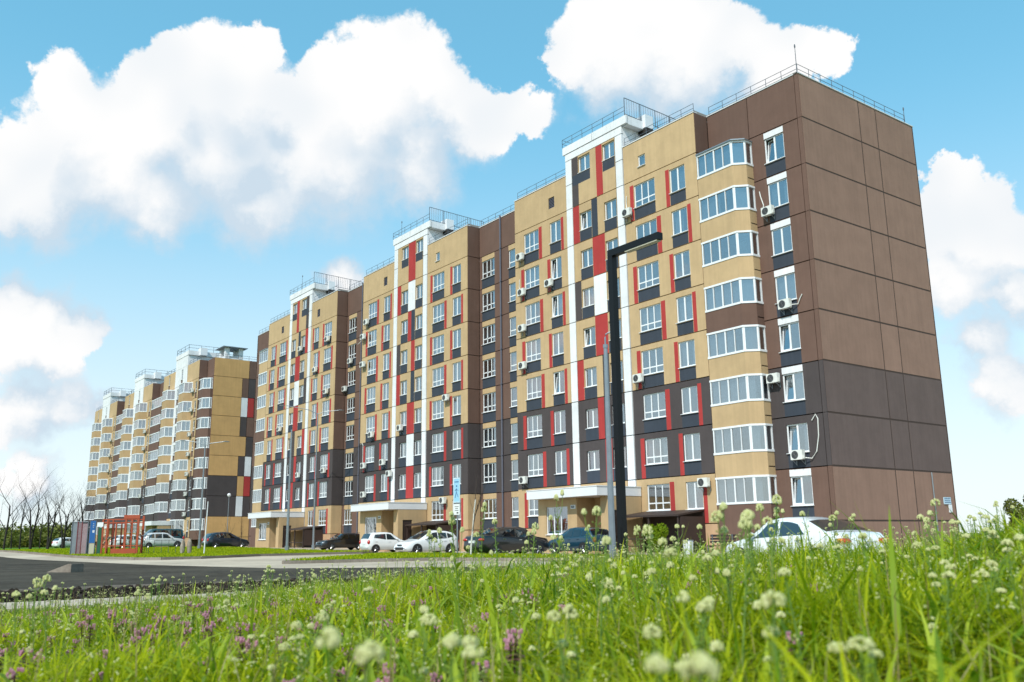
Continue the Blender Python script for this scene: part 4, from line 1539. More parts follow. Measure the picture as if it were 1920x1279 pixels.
# deck profile / roof profile: (x as a fraction of the length from the rear, z)
KIND = {
    'sedan': dict(L=4.55, W=1.78, deck=[(0, .58), (.015, .92), (.05, 1.02), (.16, 1.06), (.24, 1.02), (.7, .93), (.80, .88), (.94, .74), (.985, .62), (1, .42)],
                  roof=[(.10, 1.05), (.27, 1.36), (.38, 1.445), (.50, 1.455), (.60, 1.40), (.755, .90)], rearw=(.12, .27), ws=(.60, .745),
                  side=[[(.265, .05), (.335, .82), (.42, .92), (.475, .92), (.465, .03)], [(.485, .03), (.495, .92), (.585, .86), (.69, .10), (.69, .03)]], axle=(.185, .805), r=.315),
    'hatch': dict(L=4.1, W=1.76, deck=[(0, .55), (.012, .85), (.03, .98), (.2, 1.00), (.66, .94), (.76, .90), (.92, .76), (.98, .60), (1, .40)],
                  roof=[(.015, .98), (.10, 1.36), (.22, 1.46), (.42, 1.50), (.52, 1.46), (.77, .92)], rearw=(.03, .115), ws=(.525, .76),
                  side=[[(.12, .35), (.17, .80), (.235, .90), (.235, .06)], [(.25, .05), (.25, .90), (.405, .93), (.405, .03)], [(.42, .03), (.42, .93), (.51, .90), (.66, .12), (.66, .03)]], axle=(.185, .80), r=.315),
    'mini': dict(L=3.6, W=1.62, deck=[(0, .50), (.012, .80), (.025, .98), (.2, .99), (.70, .95), (.80, .92), (.93, .78), (.98, .60), (1, .40)],
                 roof=[(.012, .98), (.075, 1.40), (.18, 1.49), (.45, 1.52), (.56, 1.47), (.79, .94)], rearw=(.02, .085), ws=(.57, .78),
                 side=[[(.13, .30), (.16, .85), (.41, .92), (.41, .04)], [(.43, .04), (.43, .92), (.53, .90), (.68, .12), (.68, .04)]], axle=(.17, .815), r=.29),
    'wagon': dict(L=4.35, W=1.72, deck=[(0, .55), (.012, .86), (.03, .96), (.2, .98), (.66, .93), (.76, .90), (.93, .80), (.985, .62), (1, .42)],
                  roof=[(.02, .96), (.09, 1.32), (.18, 1.42), (.45, 1.45), (.54, 1.40), (.70, .92)], rearw=(.03, .09), ws=(.545, .69),
                  side=[[(.10, .15), (.14, .85), (.25, .90), (.25, .05)], [(.27, .05), (.27, .90), (.41, .92), (.41, .04)], [(.43, .04), (.43, .92), (.525, .88), (.63, .10), (.63, .04)]], axle=(.19, .80), r=.30),
    'suv': dict(L=4.55, W=1.84, deck=[(0, .60), (.012, .95), (.03, 1.08), (.2, 1.10), (.66, 1.08), (.76, 1.06), (.93, .95), (.985, .75), (1, .48)],
                roof=[(.012, 1.08), (.08, 1.56), (.18, 1.68), (.48, 1.70), (.57, 1.64), (.74, 1.07)], rearw=(.03, .085), ws=(.575, .735),
                side=[[(.10, .15), (.14, .85), (.24, .90), (.24, .05)], [(.26, .05), (.26, .90), (.42, .92), (.42, .04)], [(.44, .04), (.44, .92), (.55, .88), (.66, .10), (.66, .04)]], axle=(.19, .80), r=.36),
    'van': dict(L=4.9, W=1.9, deck=[(0, .60), (.008, 1.0), (.02, 1.12), (.2, 1.14), (.72, 1.14), (.82, 1.10), (.94, 1.0), (.985, .8), (1, .5)],
                roof=[(.008, 1.12), (.035, 1.85), (.09, 1.95), (.60, 1.97), (.68, 1.92), (.86, 1.10)], rearw=(.015, .032), ws=(.69, .85),
                side=[[(.08, .12), (.09, .88), (.30, .90), (.30, .10)], [(.32, .10), (.32, .90), (.54, .90), (.54, .10)], [(.56, .08), (.56, .90), (.66, .88), (.76, .10), (.76, .08)]], axle=(.18, .82), r=.33),
}


def interp(tab, x):
    if x <= tab[0][0]: return tab[0][1]
    for (a, va), (b_, vb) in zip(tab, tab[1:]):
        if x <= b_:
            t = (x - a) / (b_ - a)
            return va + (vb - va) * t
    return tab[-1][1]


_car = {}


def car_parts(kind):
    if kind in _car:
        return _car[kind]
    K = KIND[kind]
    L, W = K['L'], K['W'] / 2
    X = lambda f: (f - 0.5) * L
    rx0, rx1 = K['roof'][0][0], K['roof'][-1][0]
    st = sorted(set([i / 40 for i in range(41)] + [.004, .01, .99, .996] + [p[0] for p in K['deck']] + [p[0] for p in K['roof']]))

    def ring(f):
        e = min(f, 1 - f)
        w = W * (1 - 0.20 * (1 - min(1, e / .14)) ** 2.2)
        zd = interp(K['deck'], f)
        zr = interp(K['roof'], f) if rx0 <= f <= rx1 else 0
        lo = .20 + .12 * (1 - min(1, e / .05))
        lo = min(lo, zd - .1)
        pts = [(w * .82, lo), (w * .965, lo + .07), (w, max(lo + .1, min(.58, zd * .62))), (w * .985, max(zd - .10, lo + .12)), (w * .955, zd - .02)]
        if zr > zd + .03:
            t = min(1, (zr - zd) / .42)
            wt = w * (.955 - .20 * t)
            pts += [(wt + .02, zr - .075), (wt * .93, zr - .02), (wt * .5, zr + .012), (0, zr + .018)]
        else:
            pts += [(w * .93, zd + .005), (w * .86, zd + .02), (w * .45, zd + .035), (0, zd + .04)]
        return pts
    b = MB()
    n = 9
    for f in st:
        r = ring(f)
        for (y, z) in r:
            b.v.append((X(f), y, z))
        for (y, z) in reversed(r[:-1]):
            b.v.append((X(f), -y, z))
    N = 2 * n - 1
    for i in range(len(st) - 1):
        for k in range(N - 1):
            b.f.append((i * N + k, (i + 1) * N + k, (i + 1) * N + k + 1, i * N + k + 1)); b.m.append(0)
        b.f.append((i * N + N - 1, (i + 1) * N + N - 1, (i + 1) * N, i * N)); b.m.append(0)
    b.f.append(tuple(range(N))); b.m.append(0)
    e = (len(st) - 1) * N
    b.f.append(tuple(e + k for k in range(N))); b.m.append(0)
    out = {'body': b}

    def side_pt(f, t, s, o=.010):
        r = ring(f)
        a, c = r[4], r[5]
        return (X(f), s * (a[0] + (c[0] - a[0]) * t + o), a[1] + (c[1] - a[1]) * t)
    sw = []
    for poly in K['side']:
        for s in (1, -1):
            q = MB()
            c = (sum(p[0] for p in poly) / len(poly), sum(p[1] for p in poly) / len(poly))
            dense = []
            for i in range(len(poly)):
                p, p2 = poly[i], poly[(i + 1) % len(poly)]
                for j in range(4):
                    dense.append((p[0] + (p2[0] - p[0]) * j / 4, p[1] + (p2[1] - p[1]) * j / 4))
            for i in range(len(dense)):
                p, p2 = dense[i], dense[(i + 1) % len(dense)]
                q.poly([side_pt(*c, s), side_pt(*p, s), side_pt(*p2, s)])
            sw.append(q)
    out['side_window'] = sw

    def across(f0, f1, o):
        q = MB()
        m_ = 6
        for i in range(m_):
            fa, fb = f0 + (f1 - f0) * i / m_, f0 + (f1 - f0) * (i + 1) / m_
            ra, rb = ring(fa), ring(fb)
            for u, v in ((6, 7), (7, 8)):
                for s in (1, -1):
                    q.quad((X(fa) + o[0], s * ra[u][0], ra[u][1] + o[1]), (X(fb) + o[0], s * rb[u][0], rb[u][1] + o[1]), (X(fb) + o[0], s * rb[v][0], rb[v][1] + o[1]), (X(fa) + o[0], s * ra[v][0], ra[v][1] + o[1]))
        return q
    out['windscreen'] = [across(K['ws'][0], K['ws'][1], (.008, .010))]
    out['rear_window'] = [across(K['rearw'][0], K['rearw'][1], (-.010, .008))]
    wh, rims, arch = [], [], []
    for f in K['axle']:
        for s in (1, -1):
            q = MB(); r = K['r']
            n_ = 24
            ys_ = [W - .19, W - .02, W + .004, W + .004]
            rs = [r, r, r - .03, r * .70]
            q.tube([(X(f), s * y, r) for y in ys_[:1]] + [(X(f), s * ys_[1], r)], [r, r], n_)
            q.tube([(X(f), s * ys_[1], r), (X(f), s * ys_[2], r)], [r, r - .03], n_)
            wh.append((q, s, f))
            q = MB()
            q.tube([(X(f), s * (W + .003), r), (X(f), s * (W + .006), r)], r * .66, n_)
            for a in range(5):
                t = 2 * math.pi * a / 5 + .3
                q.tube([(X(f) + .05 * math.cos(t), s * (W + .012), r + .05 * math.sin(t)), (X(f) + r * .62 * math.cos(t), s * (W + .009), r + r * .62 * math.sin(t))], .026, 4, 1)
            rims.append(q)
            q = MB()
            pts = [(X(f) + (r + .055) * math.cos(math.pi * i / 16), r + .01 + (r + .05) * math.sin(math.pi * i / 16)) for i in range(17)] + [(X(f) - r - .055, .16), (X(f) + r + .055, .16)]
            q.prism(pts, 'y', s * (W - .3), s * (W + .001))
            arch.append(q)
    out['wheel'], out['rim'], out['wheel_arch'] = [w[0] for w in wh], rims, arch
    hl, tl_ = [], []
    fz = interp(K['deck'], .945)
    rz_ = interp(K['deck'], .02)
    for s in (1, -1):
        q = MB(); q.blob((X(.945), s * W * .70, fz - .12), (.20, W * .19, .085), 10, 8); hl.append(q)
        q = MB(); q.blob((X(.022), s * W * (.72 if kind in ('sedan', 'hatch') else .80), rz_ - (.10 if kind == 'sedan' else .12)), (.13, W * (.24 if kind == 'sedan' else .13), .085 if kind == 'sedan' else .17), 10, 8)
        tl_.append(q)
    out['headlight'], out['tail_light'] = hl, tl_
    q = MB(); q.box(X(.985), X(1) + .012, -W * .55, W * .55, .30, .47); q.box(X(.99), X(1) + .006, -W * .28, W * .28, .56, .64)
    out['grille'] = [q]
    q = MB(); q.box(X(0) - .018, X(0.006), -.26, .26, .60 if kind != 'sedan' else .68, .72 if kind != 'sedan' else .80)
    out['number_plate'] = [q]
    q = MB()
    for s in (1, -1):
        for poly in K['side'][-2:]:
            f = poly[0][0] + .02 if poly is K['side'][-2] else poly[0][0] + .03
            r = ring(f)
            q.box(X(f), X(f) + .19, s * r[3][0] - .012, s * r[3][0] + .03 * s, r[3][1] - .07, r[3][1] - .035)
    out['door_handle'] = [q]
    mr = []
    for s in (1, -1):
        f = K['side'][-1][-2][0] - .015
        r = ring(f)
        q = MB(); q.blob((X(f), s * (r[4][0] + .10), r[4][1] + .09), (.07, .11, .075), 8, 6); mr.append(q)
    out['mirror'] = mr
    _car[kind] = out
    return out


def car(name, label, loc, rz, kind, pm, scale=1.0, rimdark=False):
    P = car_parts(kind)
    t = thing(name, label, 'car' if kind != 'van' else 'van', loc, rz)
    t.scale = (scale,) * 3
    body = P['body'].build('body', pm, t, smooth=True)
    for q in P['side_window']: q.build('side_window', M['carglass'], t)
    for q in P['windscreen']: q.build('windscreen', M['carglass'], t, smooth=True)
    for q in P['rear_window']: q.build('rear_window', M['carglass'], t, smooth=True)
    for q in P['wheel_arch']: q.build('wheel_arch', M['trim'], t)
    for q, r in zip(P['wheel'], P['rim']):
        w = q.build('wheel', M['tyre'], t)
        r.build('rim', [M['trim'], M['rim']] if not rimdark else M['rim'], w)
    for q in P['headlight']: q.build('headlight', M['headlamp'], t, smooth=True)
    for q in P['tail_light']: q.build('tail_light', M['tail'], t, smooth=True)
    P['grille'][0].build('grille', M['trim'], t)
    P['number_plate'][0].build('number_plate', M['plate'], t)
    P['door_handle'][0].build('door_handle', pm if kind != 'sedan' else M['chrome'], t)
    for q in P['mirror']: q.build('mirror', pm, t, smooth=True)
    return t


R90 = math.pi / 2
wc = car('parked_car', 'white sedan seen from behind at right, half hidden by tall meadow grass', (12.55, -20.45, -0.50), math.pi - 0.17, 'sedan', P_WHITE)
# orange indicator and plate lettering of the nearest car
for s in (1, -1):
    q = MB(); q.blob((-2.17, s * .80, .86), (.10, .09, .05), 8, 6)
    q.build('indicator', M['amber'], wc, smooth=True)
q = MB(); q.box(-2.302, -2.294, -.29, .29, .665, .815)
q.build('plate_frame', M['ink'], wc)


def letters(s, size, parent, loc, rot, m, name='lettering'):
    cu = bpy.data.curves.new('lettering', 'FONT')
    cu.body = s
    cu.size = size
    cu.align_x = 'CENTER'
    cu.align_y = 'CENTER'
    cu.extrude = 0.001
    tmp = bpy.data.objects.new('tmp', cu)
    COL.objects.link(tmp)
    bpy.context.view_layer.update()
    me = bpy.data.meshes.new_from_object(tmp.evaluated_get(bpy.context.evaluated_depsgraph_get()))
    bpy.data.objects.remove(tmp)
    me.materials.clear()
    me.materials.append(m)
    o = put(name, me, parent, loc)
    o.rotation_euler = rot
    return o


q = MB(); q.box(-2.308, -2.303, -.26, .26, .68, .80)
q.build('plate_face', M['plate'], wc)
letters('P943CT', .115, wc, (-2.310, 0, .738), (R90, 0, -R90), M['ink'])

car('parked_car', 'white hatchback with dark air intakes parked facing the lawn beside a blue sign', (-23.6, -10.1, -0.42), -R90 + 0.02, 'hatch', P_WHITE)
car('parked_car', 'small white hatchback seen from behind in front of the middle entrance', (-35.0, -6.9, -0.42), R90, 'mini', P_WHITE)
car('parked_car', 'dark old saloon standing beside the lamp pole left of the middle entrance', (-47.05, -4.66, -0.30), -R90, 'wagon', P_BLACK)
car('parked_car', 'black sedan with red tail lights parked nose to the building behind the birch sapling', (-12.6, -11.7, -0.42), R90 + 0.05, 'sedan', P_BLACK, 1.05)
car('parked_car', 'black hatchback mostly hidden behind the black sedan', (-17.0, -7.9, -0.42), R90, 'suv', P_BLACK, 0.95)
car('parked_car', 'teal blue hatchback behind white flowers before the nearest entrance', (-11.7, -7.3, -0.42), math.pi, 'hatch', P_TEAL)
car('parked_car', 'dark blue hatchback parked under the ochre checkered end wall', (-63.0, -9.4, -0.10), R90 + 0.06, 'hatch', P_NAVY, 1.06)
car('parked_car', 'silver white crossover parked behind the playground', (-79.5, -10.8, -0.05), R90, 'suv', P_SILVER)
car('parked_car', 'white car partly hidden behind the orange climbing frame', (-73.5, -15.5, -0.05), R90 + .1, 'wagon', P_WHITE)
car('parked_van', 'dark green van standing behind the silver crossover', (-89.0, -8.6, -0.05), -R90, 'van', P_GREEN, 1.15)
car('parked_car', 'white car at the far left beyond the bare trees', (-116.0, -13.5, -0.05), R90 + .3, 'hatch', P_WHITE)

# ------------------------------------------------------------------ lamps and posts
lp = thing('street_lamp', 'tall black square lamp post with a right angled flat arm in front of the building', 'street lamp', (11.62, -26.05, -0.42))
q = MB(); q.box(-0.084, 0.084, -0.084, 0.084, 0, 7.95); q.build('post', M['blackpaint'], lp)
q = MB(); q.box(-0.084, 1.72, -0.084, 0.084, 7.955, 8.13); q.build('arm', M['blackpaint'], lp)
q = MB(); q.box(0.55, 1.66, -0.075, 0.075, 7.925, 7.953); q.build('lamp_panel', mat('led_diffuser', lin(196, 190, 168), 0.4), lp)
q = MB(); q.box(-0.2, 0.2, -0.2, 0.2, 0, 0.03)
for x in (-.15, .15):
    for y in (-.15, .15):
        q.tube([(x, y, .03), (x, y, .07)], .02, 6)
q.build('base_plate', M['blackpaint'], lp)
q = MB(); q.box(-0.05, 0.05, -0.09, -0.0845, 0.75, 1.15); q.build('service_hatch', M['blackpaint'], lp)

gp = thing('lamp_pole', 'slim grey tapered pole with a small curved bracket left of the black lamp post', 'pole', (4.24, -19.55, -0.42))
q = MB(); q.tube([(0, 0, 0), (0, 0, 3.0), (0, 0, 7.7)], [0.125, 0.105, 0.07], 10); q.build('pole', M['galv'], gp)
q = MB(); q.tube([(0, 0, 7.6), (0, 0, 8.0), (.02, .01, 8.12), (.1, .07, 8.18), (.35, .22, 8.2)], 0.03, 8); q.build('bracket', M['galv'], gp)
q = MB(); q.tube([(0, 0, 7.62), (0, 0, 7.75)], 0.09, 10); q.build('collar', M['galv'], gp)


def twin_lamp(label, loc, h, arms, r0=.11, r1=.06):
    t = thing('street_lamp', label, 'street lamp', loc, 0, 'grey street lamps along the courtyard')
    q = MB(); q.tube([(0, 0, 0), (0, 0, h * .5), (0, 0, h)], [r0, (r0 + r1) / 2, r1], 8); q.build('pole', M['galv'], t)
    q = MB(); q.tube([(0, 0, 0), (0, 0, .45)], r0 * 1.5, 8); q.build('base', M['galv'], t)
    for (dx, dy, dz) in arms:
        q = MB(); q.tube([(0, 0, h - .1), (dx * .3, dy * .3, h + dz * .45), (dx, dy, h + dz)], .035, 6)
        a = q.build('arm', M['galv'], t)
        q = MB()
        q.blob((dx * 1.12, dy * 1.12, h + dz), (.32 if abs(dx) > abs(dy) else .12, .32 if abs(dy) >= abs(dx) else .12, .05), 8, 6)
        q.build('lamp_head', M['galv'], a, smooth=True)
    return t


twin_lamp('grey street lamp with two long thin arms beside the dark old saloon', (-53.0, -4.6, -.3), 12.9, [(-1.6, -2.6, .75), (1.3, 1.6, .25)])
twin_lamp('tall bare grey pole without arms before the farthest entrance', (-43.3, -11.3, -.3), 9.9, [], .13, .07)
twin_lamp('grey double armed street lamp standing before the ochre end wall', (-56.6, -14.1, -.2), 9.6, [(-1.1, -1.5, .4), (1.1, 1.4, .25)])
t = thing('globe_lamp', 'thin post with a small globe lamp beside the far end of the long block', 'street lamp', (-71.6, -6.3, -.1))
q = MB(); q.tube([(0, 0, 0), (0, 0, 5.5)], [.05, .035], 8); q.build('post', M['galv'], t)
q = MB(); q.blob((0, 0, 5.68), (.2, .2, .2), 10, 8); q.build('globe', M['sheet'], t, smooth=True)

# road sign on a post
t = thing('road_sign', 'blue and white parking sign above a small white plate on a grey post', 'sign', (-14.07, -13.98, -.4), math.radians(12))
q = MB(); q.tube([(0, .03, 0), (0, .03, 4.2)], .04, 8); q.build('post', M['galv'], t)
M['signblue'] = mat('sign_blue', lin(150, 198, 224), 0.4)
q = MB(); q.prism([(-.22, 2.85), (.22, 2.85), (.25, 2.88), (.25, 4.17), (.22, 4.2), (-.22, 4.2), (-.25, 4.17), (-.25, 2.88)], 'y', -.035, -.02); q.build('sign_board', M['signblue'], t)
q = MB(); q.box(-.23, .23, -.037, -.0355, 2.87, 2.9); q.box(-.23, .23, -.037, -.0355, 4.15, 4.18)
q.box(-.23, -.21, -.0372, -.0355, 2.9, 4.15); q.box(.21, .23, -.0372, -.0355, 2.9, 4.15)
q.build('sign_border', M['plate'], t)
q = MB()
q.tube([(0, -.037, 3.62), (-.03, -.037, 3.40), (-.11, -.037, 3.12)], .02, 5); q.tube([(0, -.037, 3.40), (.12, -.037, 3.16)], .02, 5)
q.blob((0, -.037, 3.75), (.05, .012, .05), 8, 6); q.tube([(-.12, -.037, 3.5), (0, -.037, 3.6), (.13, -.037, 3.48)], .016, 5)
q.box(-.16, .16, -.039, -.036, 3.95, 4.0)
q.build('pictogram', mat('sign_dark_blue', lin(40, 96, 150), .5), t)
q = MB(); q.box(-.24, .24, -.035, -.02, 2.2, 2.78); w_ = q.build('lower_plate', M['plate'], t)
q = MB()
for z, l in ((2.62, .30), (2.52, .22), (2.42, .28)):
    q.box(-l / 2, l / 2, -.037, -.0352, z, z + .03)
q.box(.0, .14, -.037, -.0352, 2.27, 2.34)
q.build('plate_text', M['ink'], w_)

# bench and bin by the basement canopy of the nearest entrance
t = thing('park_bench', 'dark brown slatted bench by the base of the building behind the white sedan', 'bench', (-2.6, -6.2, -.42))
for i in range(3):
    q = MB(); q.box(-.8, .8, -.05 + i * .14, .07 + i * .14, .43, .47); q.build('slat', M['darkbrown'], t)
for i in range(3):
    q = MB(); q.box(-.8, .8, .36 + .02 * i, .39 + .02 * i, .58 + i * .15, .69 + i * .15); q.build('slat', M['darkbrown'], t)
for x in (-.65, .62):
    q = MB(); q.box(x, x + .05, -.05, 0, 0, .43); q.box(x, x + .05, .33, .36, 0, 1.0); q.box(x, x + .05, 0, .33, .37, .425); q.build('leg', M['rail'], t)
t = thing('litter_bin', 'pale grey litter bin beside the brown bench', 'bin', (-3.9, -6.9, -.42))
q = MB(); q.tube([(0, 0, .05), (0, 0, .72)], [.22, .26], 14); q.build('bucket', M['sheet'], t)
q = MB(); q.tube([(0, 0, .70), (0, 0, .75)], .275, 14); q.build('rim', M['galv'], t)

# ------------------------------------------------------------------ playground
M['orange'] = mat('orange_paint', lin(164, 72, 42), .55, var=.08)
M['pgreen'] = mat('green_paint', lin(18, 82, 56), .5, var=.05)
M['pblue'] = mat('blue_paint', lin(26, 88, 150), .5, var=.05)
M['pred'] = mat('wine_paint', lin(110, 44, 48), .5)
M['corr'] = mat('corrugated_grey', lin(150, 156, 162), .5, metal=.2, var=.06)
M['mesh_pink'] = mat('weathered_mesh', lin(150, 128, 132), .7, var=.1)
PGX = RT2.copy()


def pg(a, o=0.0):   # along the playground front line, o towards the building
    return (-42.65 + PGX.x * a - PGX.y * o, -25.5 + PGX.y * a + PGX.x * o)


ang = math.atan2(PGX.y, PGX.x)
ox, oy = pg(0)
t = thing('climbing_frame', 'orange lattice climbing frame with ladders on the playground lawn', 'climbing frame', (ox, oy, -.25), ang)
t.scale = (.56, .6, .95)
for (a, w_, h) in ((-.25, .22, 2.55), (.35, .2, 2.6), (1.5, .16, 2.3), (2.7, .22, 2.6), (3.55, .15, 2.75), (4.25, .26, 2.85)):
    for o in (0, 1.5):
        q = MB(); q.box(a, a + w_, o, o + .12, 0, h); q.build('upright', M['orange'], t)
for a in (.15, .75, 1.0, 1.9, 2.3, 3.1, 3.9):
    q = MB(); q.box(a, a + .07, .7, .77, .3, 2.4); q.build('inner_bar', M['orange'] if a > 1 else M['pred'], t)
q = MB(); q.box(2.5, 4.55, -.03, -.005, 2.62, 2.90); q.build('top_board', M['orange'], t)
q = MB(); q.box(1.1, 4.3, -.03, -.005, 0.0, .42); q.build('bottom_board', M['orange'], t)
for z in (.6, 2.3, 2.55):
    q = MB(); q.box(-.2, 4.5, .03, .09, z, z + .07); q.box(-.2, 4.5, 1.53, 1.59, z, z + .07); q.build('rail', M['orange'], t)
for z in np.arange(.5, 2.5, .27):
    q = MB(); q.tube([(.0, .06, z), (.45, .06, z)], .02, 5); q.build('rung', M['orange'], t)
    q = MB(); q.tube([(2.9, .06, z), (4.3, .06, z)], .02, 5); q.build('rung', M['pgreen'], t)
    q = MB(); q.tube([(1.6, .06, z), (1.6, 1.55, z)], .02, 5); q.build('rung', M['pgreen'], t)
for a in np.arange(3.0, 4.3, .28):
    q = MB(); q.tube([(a, .06, .45), (a, .06, 2.6)], .018, 5); q.build('net_bar', M['pgreen'], t)
q = MB(); q.prism([(-.1, -.2), (4.6, -.2), (4.6, 1.8), (-.1, 1.8)], 'z', 2.78, 2.82) if False else q.box(.6, 1.5, .2, 1.4, 1.2, 1.25)
q.build('deck', M['darkbrown'], t)
q = MB(); q.prism([(.5, 1.25), (-1.0, .12), (-1.0, .18), (.5, 1.32)], 'y', .5, 1.1); q.build('slide', M['sheet'], t)

x, y = pg(-.25)
t = thing('playground_post', 'dark green board post beside the orange climbing frame', 'post', (x, y, -.25), ang)
t.scale = (.55, 1, .95)
q = MB(); q.box(-.25, .25, 0, .1, 0, 2.0); q.build('panel', M['pgreen'], t)
q = MB(); q.box(-.42, .38, -.03, 0, 2.05, 2.38); q.build('name_board', M['sheet'], t)
q = MB(); q.box(-.34, -.26, .02, .08, 0, 2.4); q.box(.26, .34, .02, .08, 0, 2.4); q.build('upright', M['pred'], t)

x, y = pg(-.78)
t = thing('notice_board', 'blue notice board with white lettering standing by the playground', 'notice board', (x, y, -.25), ang)
t.scale = (.45, 1, .95)
q = MB(); q.box(-.42, .42, 0, .05, .85, 2.5); q.build('board', M['pblue'], t)
q = MB(); q.box(-.5, -.42, 0, .08, 0, 2.55); q.box(.42, .5, 0, .08, 0, 2.55); q.build('post', M['rail'], t)
q = MB()
for i in range(3):
    z = 2.3 - i * .13
    q.tube([(.0, -.004, z), (.1, -.004, z - .05), (.2, -.004, z)], .018, 4)
q.box(.0, .12, -.006, -.001, 1.62, 1.8); q.box(.16, .28, -.006, -.001, 1.62, 1.8)
q.build('white_lettering', M['plate'], t)
q = MB(); q.box(-.4, .4, .02, .05, 0, .82); q.build('lower_panel', mat('pale_panel', lin(178, 172, 150), .7), t)

x, y = pg(-1.7)
t = thing('waste_shelter', 'grey corrugated enclosure with wine red posts left of the blue board', 'shelter', (x, y, -.25), ang)
t.scale = (.55, .6, .95)
for i in range(12):
    q = MB(); q.prism([(-1.0 + i * .1, -.02), (-.95 + i * .1, .02), (-.9 + i * .1, -.02), (-.9 + i * .1, .0), (-.95 + i * .1, .04), (-1.0 + i * .1, 0)], 'z', 0.05, 2.35)
    q.build('cladding_sheet', M['corr'] if i < 7 else M['mesh_pink'], t)
for a in (-1.05, -.32, .22, 1.0):
    q = MB(); q.box(a, a + .1, -.05, .05, 0, 2.45); q.build('post', M['pred'] if -0.9 < a < .9 else M['rail'], t)
for i in range(8):
    q = MB(); q.box(.34 + i * .08, .41 + i * .08, -.01, .02, .05, 2.3); q.build('cladding_sheet', M['mesh_pink'], t)
q = MB(); q.box(-1.05, 1.05, .0, .5, 2.4, 2.46); q.build('roof', M['corr'], t)
q = MB(); q.box(-1.05, 1.05, .45, .5, .05, 2.4); q.build('rear_wall', M['corr'], t)

x, y = pg(2.75, .3)
t = thing('railing', 'dark low metal railing right of the orange climbing frame', 'railing', (x, y, -.25), ang)
t.scale = (.35, 1, 1)
for i in range(5):
    q = MB(); q.tube([(i * .42 - .4, 0, 0), (i * .42 - .4, 0, 1.35)], .035, 6); q.build('upright', M['pred'] if i < 3 else M['rail'], t)
q = MB(); q.tube([(-.4, 0, 1.3), (1.3, 0, 1.3)], .03, 6); q.build('top_rail', M['rail'], t)
x, y = pg(3.4, .8)
t = thing('railing', 'thin grey guard rail on the lawn in front of the silver crossover', 'railing', (x, y, -.25), ang)
t.scale = (.55, 1, 1)
for i in range(5):
    q = MB(); q.tube([(i * .95, 0, 0), (i * .95, 0, .95)], .025, 6); q.build('upright', M['rail'], t)
q = MB(); q.tube([(0, 0, .95), (3.8, 0, .95)], .025, 6); q.build('top_rail', M['rail'], t)
x, y = pg(5.65, .3)
for (dx, dy, s, lab) in ((0, 0, 1.0, 'left of two rough grey boulders standing on the playground lawn'), (.75, .25, 1.1, 'right of two rough grey boulders on the playground lawn, broader and browner')):
    q = MB()
    random.seed(3 + int(dx * 10))
    q.blob((0, 0, .42), (.17 * s, .17, .55 * s), 9, 7, 0, .16)
    o = q.build('boulder', stuffmat('boulder', lin(128, 112, 98), lin(170, 160, 148), scale=3), None, loc=(x + dx, y + dy, -.25), rz=.3)
    tag(o, lab, 'boulder', 'boulders on the playground lawn')

# ------------------------------------------------------------------ trees
random.seed(11)
M['bark'] = mat('dark_bark', (0.020, 0.016, 0.013, 1), .9, var=.3, vscale=8)
M['birch'] = mat('birch_bark', lin(205, 200, 190), .8, var=.2, vscale=20)
M['twig'] = mat('brown_twig', (0.055, 0.040, 0.032, 1), .9)


def bare_tree(label, loc, h, r, lean=(0, 0), forks=2, seed=1, group='bare trees on the far lawn', barkm='bark', depth=4, spread=.55):
    rr = random.Random(seed)
    tr, br = MB(), MB()

    def grow(p, d, l, r, lev):
        mb = tr if lev == 0 else br
        n = 4 if lev < 2 else 3
        pts, rad = [p], [r]
        for i in range(n):
            d = (d + Vector((rr.uniform(-.12, .12), rr.uniform(-.12, .12), rr.uniform(-.02, .10))) * (1 if lev else .6)).normalized()
            p = p + d * l / n
            pts.append(p)
            rad.append(r * (1 - (.35 if lev == 0 else .55) * (i + 1) / n))
        mb.tube(pts, rad, 7 if lev == 0 else (5 if lev == 1 else 3), cap=False)
        if lev >= depth:
            return
        k = {0: 4, 1: 4, 2: 3, 3: 3}.get(lev, 3)
        for j in range(k):
            t = rr.uniform(.35, 1.0) if j < k - 1 else 1.0
            i = min(n - 1, int(t * n))
            q = pts[i].lerp(pts[i + 1], t * n - i) if t < 1 else pts[-1]
            a = rr.uniform(0, 2 * math.pi)
            side = Vector((math.cos(a), math.sin(a), 0))
            nd_ = (d * (1 - spread * rr.uniform(.5, 1.1)) + side * spread * rr.uniform(.6, 1.1) + Vector((0, 0, .15))).normalized()
            grow(q, nd_, l * rr.uniform(.42, .68), rad[i] * rr.uniform(.45, .62), lev + 1)
    t = thing('bare_tree', label, 'tree', loc, 0, group)
    starts = [(Vector((0, 0, -.05)), Vector((lean[0], lean[1], 1)).normalized())]
    if forks > 1:
        starts = [(Vector((dx, 0, -.05)), Vector((lean[0] + dx * 1.0, lean[1], 1)).normalized()) for dx in (-.18, .16)][:forks]
    for p, d in starts:
        grow(p, d, h * .52, r, 0)
    tr.build('trunk', M[barkm], t, smooth=True)
    br.build('crown', M[barkm if barkm == 'bark' else 'twig'], t)
    return t


